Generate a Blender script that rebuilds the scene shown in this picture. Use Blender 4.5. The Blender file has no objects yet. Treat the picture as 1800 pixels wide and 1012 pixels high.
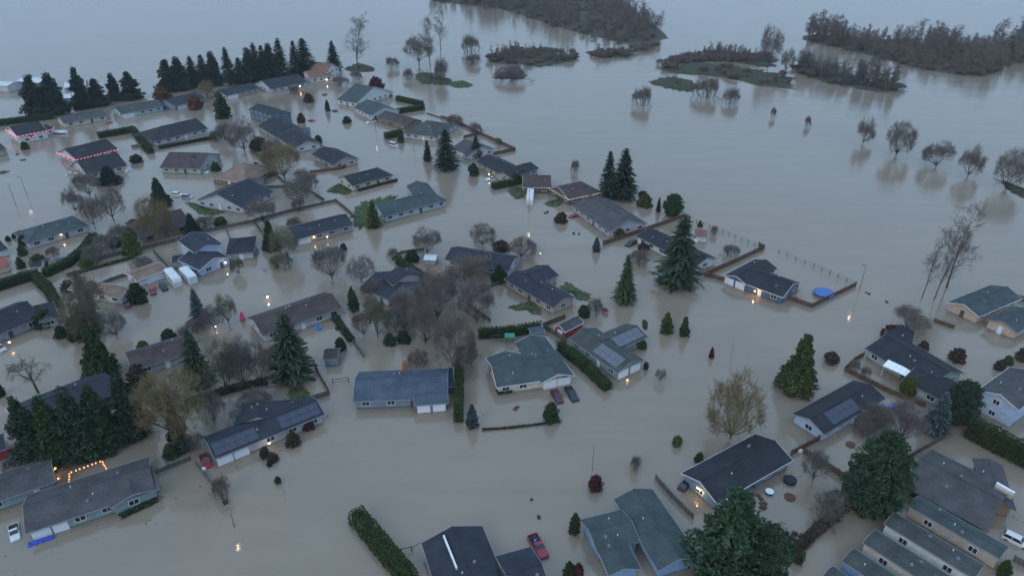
import bpy, math, random
import numpy as np
from mathutils import Vector, Matrix

# ------------------------------------------------------------------ camera, sky, sun, exposure
SC = bpy.context.scene
COL = SC.collection
FPX, PITCH, CAMH = 1216.0, math.radians(29.0), 92.0     # drone 92 m above the flood water
cam_d = bpy.data.cameras.new('camera')
cam_d.sensor_width = 36.0
cam_d.lens = 36.0 * FPX / 1800.0
cam_d.clip_start, cam_d.clip_end = 0.5, 20000.0
cam = bpy.data.objects.new('camera', cam_d)
COL.objects.link(cam)
cam.location = (0, 0, CAMH)
cam.rotation_euler = (math.pi / 2 - PITCH, 0, 0)
SC.camera = cam

SUN_EL, SUN_ROT = math.radians(14.0), math.radians(215.0)
w = bpy.data.worlds.new('World')
SC.world = w
w.use_nodes = True
nt = w.node_tree
bg = nt.nodes['Background']
sky = nt.nodes.new('ShaderNodeTexSky')
sky.sky_type = 'NISHITA'
sky.sun_disc = False
sky.sun_elevation = SUN_EL
sky.sun_rotation = SUN_ROT
sky.air_density, sky.dust_density, sky.ozone_density = 1.0, 3.0, 2.0
cloud = nt.nodes.new('ShaderNodeMixRGB')          # an even overcast veil over the clear sky
cloud.inputs['Fac'].default_value = 0.86
tcw = nt.nodes.new('ShaderNodeTexCoord'); sepw = nt.nodes.new('ShaderNodeSeparateXYZ'); ovr = nt.nodes.new('ShaderNodeMapRange'); ovs = nt.nodes.new('ShaderNodeVectorMath')
nt.links.new(tcw.outputs['Generated'], sepw.inputs[0]); nt.links.new(sepw.outputs['Z'], ovr.inputs['Value'])
ovr.inputs['To Min'].default_value, ovr.inputs['To Max'].default_value = 0.54, 1.24     # overcast sky: zenith brighter than horizon, all round
ovs.operation = 'SCALE'; ovs.inputs[0].default_value = (4.5, 6.5, 9.1)
nt.links.new(ovr.outputs['Result'], ovs.inputs['Scale']); nt.links.new(ovs.outputs['Vector'], cloud.inputs['Color2'])
nt.links.new(sky.outputs['Color'], cloud.inputs['Color1'])
nt.links.new(cloud.outputs['Color'], bg.inputs['Color'])
bg.inputs['Strength'].default_value = 0.11

sun_d = bpy.data.lights.new('sun', 'SUN')
sun_d.energy, sun_d.angle, sun_d.color = 0.5, math.radians(25), (1.0, 0.95, 0.9)
sun = bpy.data.objects.new('sun', sun_d)
COL.objects.link(sun)
sun.rotation_euler = (math.radians(90) - SUN_EL - math.radians(20), 0, math.radians(180) - SUN_ROT)
sun.location = (0, 0, 300)

SC.view_settings.view_transform = 'Standard'
SC.view_settings.look = 'None'
SC.view_settings.gamma = 1.0
SC.view_settings.exposure = 0.46
SC.cycles.max_bounces = 5
SC.cycles.diffuse_bounces = 2
SC.cycles.glossy_bounces = 3
SC.cycles.transparent_max_bounces = 4
SC.cycles.volume_bounces = 0
SC.cycles.use_denoising = True

# ------------------------------------------------------------------ helpers
rnd = random.Random(7)
CT, ST = math.cos(PITCH), math.sin(PITCH)

def at(u, v, z=0.0):
    """world point at height z seen at (u, v) of the 1800 x 1012 photograph"""
    a, b = (u - 900.0) / FPX, (506.0 - v) / FPX
    d = Vector((a, CT + b * ST, -ST + b * CT))
    t = (z - CAMH) / d.z
    return Vector((d.x * t, d.y * t, z))

def px_per_m(p):
    return FPX / (p.y * CT - (p.z - CAMH) * ST)

def height_to(p, v):
    """height above the water of a point standing over p that is seen at picture row v"""
    k = (506.0 - v) / FPX
    return CAMH + p.y * (k * CT - ST) / (CT + k * ST)

_mats = {}
def mat(key, col, rough=0.8, var=0.18, scale=1.5, spec=0.3, island=0.0, bump=0.0, metal=0.0, streak=0.0):
    if key in _mats:
        return _mats[key]
    m = bpy.data.materials.new(key)
    m.use_nodes = True
    n, l = m.node_tree.nodes, m.node_tree.links
    b = n['Principled BSDF']
    b.inputs['Roughness'].default_value = rough
    b.inputs['Specular IOR Level'].default_value = spec
    b.inputs['Metallic'].default_value = metal
    tc = n.new('ShaderNodeTexCoord')
    noise = n.new('ShaderNodeTexNoise')
    noise.inputs['Scale'].default_value = scale
    noise.inputs['Detail'].default_value = 5
    l.new(tc.outputs['Object'], noise.inputs['Vector'])
    mr = n.new('ShaderNodeMapRange')
    mr.inputs['From Min'].default_value, mr.inputs['From Max'].default_value = 0.3, 0.7
    mr.inputs['To Min'].default_value, mr.inputs['To Max'].default_value = 1 - var, 1 + var
    l.new(noise.outputs['Fac'], mr.inputs['Value'])
    fac = mr.outputs['Result']
    if island:
        ge = n.new('ShaderNodeNewGeometry')
        m2 = n.new('ShaderNodeMapRange')
        m2.inputs['To Min'].default_value, m2.inputs['To Max'].default_value = 1 - island, 1 + island
        l.new(ge.outputs['Random Per Island'], m2.inputs['Value'])
        mu = n.new('ShaderNodeMath'); mu.operation = 'MULTIPLY'
        l.new(fac, mu.inputs[0]); l.new(m2.outputs['Result'], mu.inputs[1])
        fac = mu.outputs[0]
    if streak:
        n2 = n.new('ShaderNodeTexNoise'); n2.inputs['Scale'].default_value = streak; n2.inputs['Detail'].default_value = 3
        l.new(tc.outputs['Object'], n2.inputs['Vector'])
        m3 = n.new('ShaderNodeMapRange')
        m3.inputs['From Min'].default_value, m3.inputs['From Max'].default_value = 0.3, 0.7
        m3.inputs['To Min'].default_value, m3.inputs['To Max'].default_value = 0.82, 1.18
        l.new(n2.outputs['Fac'], m3.inputs['Value'])
        mu = n.new('ShaderNodeMath'); mu.operation = 'MULTIPLY'
        l.new(fac, mu.inputs[0]); l.new(m3.outputs['Result'], mu.inputs[1])
        fac = mu.outputs[0]
    mx = n.new('ShaderNodeVectorMath'); mx.operation = 'SCALE'
    mx.inputs[0].default_value = col
    l.new(fac, mx.inputs['Scale'])
    l.new(mx.outputs['Vector'], b.inputs['Base Color'])
    if bump:
        bp = n.new('ShaderNodeBump'); bp.inputs['Strength'].default_value = bump; bp.inputs['Distance'].default_value = 0.05
        l.new(noise.outputs['Fac'], bp.inputs['Height']); l.new(bp.outputs['Normal'], b.inputs['Normal'])
    _mats[key] = m
    return m

def glow(key, col, strength):
    if key in _mats:
        return _mats[key]
    m = bpy.data.materials.new(key)
    m.use_nodes = True
    b = m.node_tree.nodes['Principled BSDF']
    b.inputs['Base Color'].default_value = (*col, 1)
    b.inputs['Emission Color'].default_value = (*col, 1)
    b.inputs['Emission Strength'].default_value = strength
    _mats[key] = m
    return m

class MB:
    """collects polygons; build() links them as one mesh object"""
    def __init__(s):
        s.v, s.f = [], []
    def poly(s, *pts):
        i = len(s.v)
        s.v += [tuple(p) for p in pts]
        s.f.append(tuple(range(i, i + len(pts))))
    def hexa(s, c):                     # 8 corners: bottom 4 ccw, top 4 ccw
        i = len(s.v)
        s.v += [tuple(p) for p in c]
        for q in ((3, 2, 1, 0), (4, 5, 6, 7), (0, 1, 5, 4), (1, 2, 6, 5), (2, 3, 7, 6), (3, 0, 4, 7)):
            s.f.append(tuple(i + k for k in q))
    def box(s, x0, x1, y0, y1, z0, z1):
        s.hexa([(x0, y0, z0), (x1, y0, z0), (x1, y1, z0), (x0, y1, z0), (x0, y0, z1), (x1, y0, z1), (x1, y1, z1), (x0, y1, z1)])
    def bar(s, p, q, side, h, up=Vector((0, 0, 1))):   # beam p-q, half width vector side, height h downwards
        d = up * h
        s.hexa([p - side - d, q - side - d, q + side - d, p + side - d, p - side, q - side, q + side, p + side])
    def tube(s, p, q, r0, r1, n=6, cap=True):
        p, q = Vector(p), Vector(q)
        d = (q - p).normalized()
        a = d.orthogonal().normalized(); b = d.cross(a)
        i = len(s.v)
        for (c, r) in ((p, r0), (q, r1)):
            for k in range(n):
                t = 2 * math.pi * k / n
                s.v.append(tuple(c + a * (math.cos(t) * r) + b * (math.sin(t) * r)))
        for k in range(n):
            s.f.append((i + k, i + (k + 1) % n, i + n + (k + 1) % n, i + n + k))
        if cap:
            s.f.append(tuple(i + n + k for k in range(n)))
            s.f.append(tuple(i + n - 1 - k for k in range(n)))
    def loft(s, rings, cap=True):       # rings: lists of equal numbers of points
        i = len(s.v); n = len(rings[0])
        for r in rings:
            s.v += [tuple(p) for p in r]
        for j in range(len(rings) - 1):
            for k in range(n):
                a = i + j * n
                s.f.append((a + k, a + (k + 1) % n, a + n + (k + 1) % n, a + n + k))
        if cap:
            s.f.append(tuple(i + n - 1 - k for k in range(n)))
            s.f.append(tuple(i + (len(rings) - 1) * n + k for k in range(n)))
    def mesh(s, name, m, smooth=False):
        me = bpy.data.meshes.new(name)
        me.from_pydata(s.v, [], s.f)
        me.materials.append(m)
        if smooth:
            me.polygons.foreach_set('use_smooth', [True] * len(me.polygons))
        return me
    def build(s, name, m, parent=None, smooth=False):
        return link(name, s.mesh(name, m, smooth), parent)

def link(name, me, parent=None, loc=None, rz=None, scale=None):
    o = bpy.data.objects.new(name, me)
    COL.objects.link(o)
    if parent is not None:
        o.parent = parent
    if loc is not None:
        o.location = loc
    if rz is not None:
        o.rotation_euler = (0, 0, rz)
    if scale is not None:
        o.scale = scale
    return o

def np_mesh(name, V, Fq, m, n=4):
    """mesh from an (N,3) vertex array and an (M,n) face array"""
    me = bpy.data.meshes.new(name)
    V = np.asarray(V, dtype=np.float32); Fq = np.asarray(Fq, dtype=np.int32)
    me.vertices.add(len(V)); me.vertices.foreach_set('co', V.ravel())
    me.loops.add(Fq.size); me.loops.foreach_set('vertex_index', Fq.ravel())
    me.polygons.add(len(Fq)); me.polygons.foreach_set('loop_start', np.arange(0, Fq.size, n, dtype=np.int32))
    me.update(calc_edges=True)
    me.materials.append(m)
    return me

def tag(o, label, cat, group=None, kind=None):
    o['label'] = label
    if cat: o['category'] = cat
    if group: o['group'] = group
    if kind: o['kind'] = kind
    return o

def thing(name, label, cat, loc=(0, 0, 0), rz=0.0, group=None):
    o = bpy.data.objects.new(name, None)
    o.empty_display_size = 0.5
    COL.objects.link(o)
    o.location = loc
    o.rotation_euler = (0, 0, rz)
    return tag(o, label, cat, group)

def struct(o):
    o['kind'] = 'structure'
    return o
# ------------------------------------------------------------------ setting: water, drowned ground, islets
def water_material():
    m = bpy.data.materials.new('flood_water')
    m.use_nodes = True
    n, l = m.node_tree.nodes, m.node_tree.links
    b = n['Principled BSDF']
    b.inputs['Roughness'].default_value = 0.09
    b.inputs['IOR'].default_value = 1.5
    tc = n.new('ShaderNodeTexCoord')
    big = n.new('ShaderNodeTexNoise'); big.inputs['Scale'].default_value = 0.012; big.inputs['Detail'].default_value = 6
    big.inputs['Distortion'].default_value = 1.2
    l.new(tc.outputs['Object'], big.inputs['Vector'])
    ramp = n.new('ShaderNodeValToRGB')
    ramp.color_ramp.elements[0].position, ramp.color_ramp.elements[0].color = 0.3, (0.205, 0.168, 0.128, 1)
    ramp.color_ramp.elements[1].position, ramp.color_ramp.elements[1].color = 0.7, (0.222, 0.182, 0.138, 1)
    l.new(big.outputs['Fac'], ramp.inputs['Fac'])
    l.new(ramp.outputs['Color'], b.inputs['Base Color'])
    st = n.new('ShaderNodeMapping'); st.inputs['Scale'].default_value = (0.035, 0.16, 0.1); st.inputs['Rotation'].default_value = (0, 0, math.radians(-18))
    l.new(tc.outputs['Object'], st.inputs['Vector'])
    silt = n.new('ShaderNodeTexNoise'); silt.inputs['Scale'].default_value = 1.0; silt.inputs['Detail'].default_value = 5; silt.inputs['Distortion'].default_value = 0.8
    l.new(st.outputs['Vector'], silt.inputs['Vector'])
    sm = n.new('ShaderNodeMapRange'); sm.inputs['From Min'].default_value, sm.inputs['From Max'].default_value = 0.3, 0.7
    sm.inputs['To Min'].default_value, sm.inputs['To Max'].default_value = 0.95, 1.06
    l.new(silt.outputs['Fac'], sm.inputs['Value'])
    sv = n.new('ShaderNodeVectorMath'); sv.operation = 'SCALE'
    l.new(ramp.outputs['Color'], sv.inputs[0]); l.new(sm.outputs['Result'], sv.inputs['Scale'])
    l.new(sv.outputs['Vector'], b.inputs['Base Color'])
    mp = n.new('ShaderNodeMapping'); mp.inputs['Scale'].default_value = (1.0, 1.6, 1.0)
    mp.inputs['Rotation'].default_value = (0, 0, math.radians(25))
    l.new(tc.outputs['Object'], mp.inputs['Vector'])
    r1 = n.new('ShaderNodeTexNoise'); r1.inputs['Scale'].default_value = 0.9; r1.inputs['Detail'].default_value = 4
    l.new(mp.outputs['Vector'], r1.inputs['Vector'])
    r2 = n.new('ShaderNodeTexNoise'); r2.inputs['Scale'].default_value = 0.06; r2.inputs['Detail'].default_value = 4
    l.new(mp.outputs['Vector'], r2.inputs['Vector'])
    wind = n.new('ShaderNodeMapRange')              # calm and ruffled patches
    wind.inputs['From Min'].default_value, wind.inputs['From Max'].default_value = 0.35, 0.7
    wind.inputs['To Min'].default_value, wind.inputs['To Max'].default_value = 0.12, 0.40
    l.new(r2.outputs['Fac'], wind.inputs['Value'])
    bp = n.new('ShaderNodeBump'); bp.inputs['Distance'].default_value = 0.17
    l.new(wind.outputs['Result'], bp.inputs['Strength'])
    l.new(r1.outputs['Fac'], bp.inputs['Height'])
    l.new(bp.outputs['Normal'], b.inputs['Normal'])
    return m

mb = MB(); R = 9000
mb.poly((-R, -R, 0), (R, -R, 0), (R, R, 0), (-R, R, 0))
struct(mb.build('water', water_material()))
mb = MB()
mb.poly((-R, -R, -1.6), (R, -R, -1.6), (R, R, -1.6), (-R, R, -1.6))
struct(mb.build('ground', mat('silt', (0.12, 0.10, 0.07), 0.95, 0.25, 0.05)))

M_TURF = mat('turf', (0.042, 0.046, 0.026), 0.95, 0.45, 0.5, bump=0.6)
M_LAWN = mat('lawn', (0.052, 0.080, 0.030), 0.95, 0.35, 0.6, bump=0.5)
M_REED = mat('dead_grass', (0.052, 0.047, 0.030), 0.95, 0.45, 0.4, bump=0.6)

def soak(m, z0, z1, col=(0.085, 0.072, 0.05)):
    n, l = m.node_tree.nodes, m.node_tree.links
    b = n['Principled BSDF']; src = b.inputs['Base Color'].links[0].from_socket
    tc = n.new('ShaderNodeTexCoord'); sp = n.new('ShaderNodeSeparateXYZ'); l.new(tc.outputs['Object'], sp.inputs[0])
    nz = n.new('ShaderNodeTexNoise'); nz.inputs['Scale'].default_value = 0.9; nz.inputs['Detail'].default_value = 6
    l.new(tc.outputs['Object'], nz.inputs['Vector'])
    ad = n.new('ShaderNodeMath'); ad.operation = 'MULTIPLY_ADD'; ad.inputs[1].default_value = (z1 - z0) * 1.6; l.new(nz.outputs['Fac'], ad.inputs[0])
    ng = n.new('ShaderNodeMath'); ng.operation = 'SUBTRACT'; l.new(sp.outputs['Z'], ng.inputs[0]); ng.inputs[1].default_value = (z1 - z0) * 0.8
    l.new(ng.outputs[0], ad.inputs[2])
    mr = n.new('ShaderNodeMapRange'); mr.inputs['From Min'].default_value, mr.inputs['From Max'].default_value = z0, z1
    l.new(ad.outputs[0], mr.inputs['Value'])
    mx = n.new('ShaderNodeMixRGB'); mx.inputs['Color1'].default_value = (*col, 1)
    l.new(mr.outputs['Result'], mx.inputs['Fac']); l.new(src, mx.inputs['Color2']); l.new(mx.outputs['Color'], b.inputs['Base Color'])
for m_ in (M_TURF, M_LAWN, M_REED):
    soak(m_, 0.02, 0.16)

MOUNDS = []
def mound(name, pts, h, m, seed=0, edge=1.0):
    """low ground that the flood leaves dry: an outline in picture points, raised to h in the middle"""
    P = [at(u, v) for (u, v) in pts]
    n = len(P)
    c = sum(P, Vector()) / n
    r = random.Random(seed)
    ring = []
    N = 72
    for k in range(N):                                  # smooth closed outline (Catmull-Rom) with a ragged edge
        t = k / N * n; i = int(t); f = t - i
        p0, p1, p2, p3 = P[(i - 1) % n], P[i % n], P[(i + 1) % n], P[(i + 2) % n]
        q = 0.5 * ((2 * p1) + (p2 - p0) * f + (2 * p0 - 5 * p1 + 4 * p2 - p3) * f * f + (3 * p1 - p0 - 3 * p2 + p3) * f ** 3)
        ring.append(c + (q - c) * (1 + r.uniform(-0.17, 0.14) * edge))
    mb = MB()
    prof = [(1.04, -0.5), (1.0, 0.02), (0.86, h * 0.45), (0.6, h * 0.8), (0.3, h), (0.08, h * 0.95)]
    rings = []
    for (s_, z) in prof:
        rings.append([c + (q - c) * s_ + Vector((0, 0, z + (r.uniform(-0.12, 0.12) * h if s_ < 0.95 else 0))) for q in ring])
    mb.loft(rings, cap=False)
    mb.f.append(tuple(len(mb.v) - N + k for k in range(N)))
    o = mb.build(name, m, smooth=True)
    MOUNDS.append((o, c, ring, h, m))
    return struct(o)

mound('lawn', [(618, 385), (632, 358), (668, 348), (700, 343), (690, 352), (655, 366), (648, 388), (632, 402)], 0.35, M_LAWN, 1)
mound('lawn', [(893, 335), (905, 326), (918, 334), (920, 346), (906, 349)], 0.35, M_LAWN, 2)
mound('lawn', [(958, 357), (972, 352), (988, 353), (984, 362), (966, 363)], 0.3, M_LAWN, 3)
mound('lawn', [(983, 503), (1000, 497), (1022, 512), (1038, 518), (1034, 527), (1015, 527), (1005, 515), (990, 514)], 0.35, M_LAWN, 4)
mound('lawn', [(896, 540), (915, 534), (938, 527), (946, 538), (950, 550), (938, 554), (926, 545), (908, 546)], 0.15, M_LAWN, 5)
mound('lawn', [(1130, 563), (1137, 566), (1137, 578), (1130, 576)], 0.2, M_LAWN, 6)
mound('lawn', [(575, 335), (600, 320), (622, 332), (612, 342), (592, 340)], 0.2, M_LAWN, 7)
mound('lawn', [(328, 357), (345, 358), (368, 368), (392, 372), (380, 378), (350, 376)], 0.25, M_LAWN, 8)
mound('lawn', [(505, 690), (520, 680), (535, 682), (545, 692), (535, 702), (515, 706)], 0.15, M_LAWN, 9)
mound('islet', [(1143, 146), (1165, 137), (1195, 137), (1217, 144), (1222, 158), (1200, 160), (1172, 155)], 1.5, M_TURF, 11)
mound('islet', [(1162, 122), (1200, 110), (1262, 113), (1320, 120), (1375, 132), (1396, 148), (1392, 156), (1345, 152), (1290, 140), (1240, 133), (1185, 129)], 1.3, M_TURF, 12)
mound('islet', [(1240, 96), (1290, 92), (1345, 97), (1368, 108), (1345, 118), (1290, 110), (1240, 106)], 1.2, M_TURF, 13)
mound('islet', [(732, 134), (742, 128), (768, 130), (792, 142), (786, 150), (755, 149), (738, 145)], 1.2, M_TURF, 14)
mound('islet', [(792, 148), (810, 142), (828, 148), (822, 154), (800, 154)], 0.7, M_LAWN, 15)
mound('islet', [(868, 134), (885, 127), (915, 128), (924, 134), (915, 139), (878, 139)], 0.9, M_REED, 16)
mound('islet', [(608, 122), (628, 112), (652, 118), (655, 125), (628, 127)], 0.9, M_REED, 17)
mound('islet', [(860, 106), (890, 92), (940, 90), (985, 98), (1000, 108), (960, 117), (900, 114)], 1.2, M_TURF, 18)
mound('islet', [(1760, 318), (1772, 322), (1800, 332), (1840, 346), (1845, 356), (1795, 346), (1768, 332)], 0.7, M_TURF, 19)
mound('islet', [(1035, 92), (1070, 88), (1110, 94), (1100, 102), (1050, 100)], 0.9, M_TURF, 20)
mound('islet', [(1400, 118), (1425, 122), (1490, 140), (1570, 152), (1572, 164), (1520, 158), (1450, 145), (1405, 128)], 0.8, M_REED, 21)
mound('wooded_bank', [(1412, 70), (1440, 60), (1560, 70), (1720, 80), (1900, 60), (1960, 95), (1790, 110), (1745, 130), (1700, 134), (1600, 116), (1500, 90)], 1.5, M_REED, 22, 0.06)
mound('wooded_bank', [(755, 0), (840, 8), (900, 22), (980, 48), (1060, 68), (1110, 78), (1160, 72), (1172, 62), (1130, 30), (1050, -20), (850, -60), (700, -40)], 1.5, M_REED, 23, 0.06)
# ------------------------------------------------------------------ vegetation prototypes (height 1, crown diameter 1)
M_BARK = mat('bark', (0.055, 0.046, 0.038), 0.9, 0.3, 3.0)
M_TWIG = mat('twig_brown', (0.165, 0.138, 0.120), 0.9, 0.25, 1.0, island=0.35)
M_TWIGG = mat('twig_grey', (0.150, 0.138, 0.128), 0.9, 0.25, 1.0, island=0.35)
M_TWIGP = mat('twig_purple', (0.175, 0.140, 0.134), 0.9, 0.25, 1.0, island=0.35)
M_TWIGY = mat('twig_yellow', (0.200, 0.155, 0.078), 0.9, 0.25, 1.0, island=0.40)
M_TWIGM = mat('twig_mossy', (0.135, 0.130, 0.080), 0.9, 0.25, 1.0, island=0.40)
def leaf(key, col):
    return mat(key, col, 0.75, 0.35, 0.35, spec=0.2, island=0.45)
LEAF = {
    'dark': leaf('needle_dark', (0.025, 0.044, 0.030)),
    'fir': leaf('needle_fir', (0.034, 0.058, 0.032)),
    'mid': leaf('needle_mid', (0.038, 0.070, 0.026)),
    'olive': leaf('leaf_olive', (0.058, 0.078, 0.026)),
    'blue': leaf('needle_blue', (0.058, 0.088, 0.092)),
    'green': leaf('leaf_green', (0.030, 0.075, 0.028)),
    'lime': leaf('leaf_lime', (0.080, 0.110, 0.022)),
    'hedge': leaf('leaf_hedge', (0.036, 0.056, 0.016)),
    'red': leaf('leaf_red', (0.085, 0.028, 0.030)),
    'rust': leaf('leaf_rust', (0.150, 0.070, 0.035)),
    'deep': leaf('leaf_deep', (0.036, 0.070, 0.036)),
    'brown': leaf('leaf_brown', (0.070, 0.050, 0.036)),
    'larch': leaf('needle_larch', (0.062, 0.068, 0.048)),
}
TW = {'brown': M_TWIG, 'grey': M_TWIGG, 'purple': M_TWIGP, 'yellow': M_TWIGY, 'mossy': M_TWIGM}

def unit(v):
    return v / np.maximum(np.linalg.norm(v, axis=-1, keepdims=True), 1e-6)

def quads(C, A, B):
    N = len(C)
    V = np.stack([C - A - B, C + A - B * 0.55, C + A * 1.15 + B * 0.55, C - A + B], 1).reshape(-1, 3)
    return V, np.arange(4 * N).reshape(-1, 4)

def conifer_arrays(seed, H=15.0, R=3.3, levels=34, power=0.8, z0=0.05, dens=1.2):
    g = np.random.default_rng(seed)
    C, A, B = [], [], []
    for i in range(levels):
        t = (i + g.uniform(0, 0.6)) / levels
        z = H * (z0 + (0.985 - z0) * t)
        rr = R * (1 - t) ** power * (0.8 if t < 0.08 else 1.0)
        n = int((5 + 8 * (1 - t)) * dens)
        a0 = g.uniform(0, 6.28)
        for k in range(n):
            an = a0 + 6.283 * k / n + g.uniform(-0.3, 0.3)
            r = rr * g.uniform(0.62, 1.16) + 0.18
            d = np.array([math.cos(an), math.sin(an), 0.0]); s = np.array([-d[1], d[0], 0.0])
            droop = g.uniform(0.12, 0.36)
            m = int(2 + r * 2.4)
            for j in range(m):
                f = (j + g.uniform(0.3, 1.0)) / m
                c = d * (r * f) + np.array([0, 0, z - droop * r * f * f]) + s * g.uniform(-0.25, 0.25) * (0.4 + 0.5 * r * (1 - f)) + np.array([0, 0, g.uniform(-0.15, 0.15)])
                C.append(c)
                tilt = np.array([0, 0, -droop * 1.4 * f + g.uniform(-0.25, 0.25)])
                A.append((d + tilt + s * g.uniform(-0.5, 0.5)) * g.uniform(0.30, 0.46))
                B.append((s + np.array([0, 0, g.uniform(-0.8, 0.8)])) * g.uniform(0.12, 0.24))
    V, F = quads(np.array(C), np.array(A), np.array(B))
    return V / np.array([2 * R, 2 * R, H]), F

def clump_arrays(seed, H, R, shape, ncl=70, per=38, cl=0.9, lf=0.26, z0=0.0):
    """crown of leaf clumps over a surface of revolution: shape(t) gives the relative radius at relative height t"""
    g = np.random.default_rng(seed)
    C = []
    for i in range(ncl):
        while True:
            t = g.uniform(0, 1)
            if g.uniform(0, 1) < shape(t) + 0.12:
                break
        an = g.uniform(0, 6.283)
        r = R * shape(t) * g.uniform(0.55, 0.98)
        c = np.array([math.cos(an) * r, math.sin(an) * r, H * (z0 + (1 - z0) * t)])
        k = unit(g.normal(size=(per, 3))) * (g.uniform(0.35, 1.0, size=(per, 1)) ** 0.6) * cl * g.uniform(0.6, 1.2)
        k[:, 2] *= 0.8
        C.append(c + k)
    C = np.concatenate(C)
    ni = ncl * 5
    t = g.uniform(0, 0.95, ni); an = g.uniform(0, 6.283, ni)
    r = R * np.array([shape(x) for x in t]) * np.sqrt(g.uniform(0, 1, ni)) * 0.72
    inner = np.stack([np.cos(an) * r, np.sin(an) * r, H * (z0 + (1 - z0) * t)], 1)
    s = np.concatenate([g.uniform(0.7, 1.3, size=(len(C), 1)) * lf, g.uniform(1.5, 2.6, size=(ni, 1)) * lf])
    C = np.concatenate([C, inner])
    C[:, 2] = np.maximum(C[:, 2], -0.1)
    A = unit(g.normal(size=C.shape)); B = unit(np.cross(A, g.normal(size=C.shape)))
    V, F = quads(C, A * s, B * s * 0.7)
    return V / np.array([2 * R, 2 * R, H]), F

def bare_segments(seed, H, R, trunk=0.28, limbs=7, fork=(4, 4, 4), up=0.5, spread=1.0, stems=1, gnarl=0.25, rad=0.16, twig=0.02, leader=False, low=0.3, fine=2, wide=0.16, cy=0.48):
    g = np.random.default_rng(seed)
    S = []
    def grow(p, d, ln, r, lev):
        steps = 3 if lev < 2 else 2
        pts = [p]
        for s_ in range(steps):
            d = d + g.normal(size=3) * gnarl * 0.5 + np.array([0, 0, 0.10 * up])
            d /= np.linalg.norm(d)
            q = pts[-1] + d * (ln / steps)
            q[2] = max(q[2], 0.1)
            if not leader:                        # keep the twigs inside an uneven dome or ball
                c0, hh = (0.0, H) if stems > 1 else (cy * H, (1 - cy) * H)
                hz = hh if q[2] > c0 else cy * H + 0.3
                e = math.sqrt((q[0] / R) ** 2 + (q[1] / R) ** 2 + ((q[2] - c0) / hz) ** 2) / g.uniform(0.72, 1.05)
                if e > 1:
                    q = np.array([q[0] / e, q[1] / e, c0 + (q[2] - c0) / e])
            r2 = max(r * 0.78, twig)
            S.append((pts[-1], q, r, r2)); r = r2
            pts.append(q)
        if lev < len(fork):
            n = fork[lev]
            for k in range(n):
                f = g.uniform(0.3, 1.0) * steps
                i = min(int(f), steps - 1)
                b = pts[i] + (pts[i + 1] - pts[i]) * (f - i)
                side = g.normal(size=3); side -= d * side.dot(d); side /= np.linalg.norm(side)
                nd = d * g.uniform(0.5, 0.9) + side * g.uniform(0.5, 0.95) * spread + np.array([0, 0, up * 0.35])
                nd /= np.linalg.norm(nd)
                grow(b, nd, ln * g.uniform(0.45, 0.72), max(r * 0.6, twig), lev + 1)
        else:
            for k in range(fine):
                side = g.normal(size=3); nd = d + side * 0.6 + np.array([0, 0, 0.2 * up]); nd /= np.linalg.norm(nd)
                S.append((pts[1], pts[1] + nd * ln * g.uniform(0.5, 0.9), twig, twig * 0.6))
    for st in range(stems):
        base = np.zeros(3) if stems == 1 else np.array([g.normal() * R * wide, g.normal() * R * wide, 0])
        lean = np.array([g.normal() * 0.05, g.normal() * 0.05, 1.0]) if stems == 1 else np.array([base[0] / R * 0.35 / wide, base[1] / R * 0.35 / wide, 1.0])
        lean /= np.linalg.norm(lean)
        if leader:                                # one stem to the top, branches all the way up
            pts = [base - np.array([0, 0, 1.0])]
            d = lean; n = 9
            for k in range(n):
                d = d + g.normal(size=3) * 0.05; d /= np.linalg.norm(d)
                pts.append(pts[-1] + d * ((H + 1.0) / n * 0.97))
            for k in range(n):
                ra, rb = rad * (1 - k / n) + twig, rad * (1 - (k + 1) / n) + twig
                S.append((pts[k], pts[k + 1], ra, rb))
            for k in range(limbs * 3):
                f = g.uniform(low, 0.98); x = f * n; i = min(int(x), n - 1)
                b = pts[i] + (pts[i + 1] - pts[i]) * (x - i)
                an = g.uniform(0, 6.283)
                nd = np.array([math.cos(an), math.sin(an), up * 1.6 + g.uniform(-0.2, 0.3)]); nd /= np.linalg.norm(nd)
                grow(b, nd, R * (1.35 - 0.75 * f) * g.uniform(0.7, 1.15), max(rad * 0.32 * (1.1 - f), twig), 1)
        else:
            top = base + lean * H * trunk
            S.append((base - lean * 1.0, top, rad * 1.15, rad * 0.85))
            for k in range(limbs):
                an = 6.283 * k / limbs + g.uniform(-0.4, 0.4)
                el = g.uniform(0.15, 1.0)
                nd = np.array([math.cos(an) * spread * (1.25 - el), math.sin(an) * spread * (1.25 - el), 0.35 + el * up * 1.7])
                nd /= np.linalg.norm(nd)
                ln = min((H - top[2]) * 0.62, R * 1.5) * g.uniform(0.7, 1.1)
                grow(top - lean * H * trunk * g.uniform(0, 0.35), nd, ln, rad * 0.5, 0)
    return S

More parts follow.
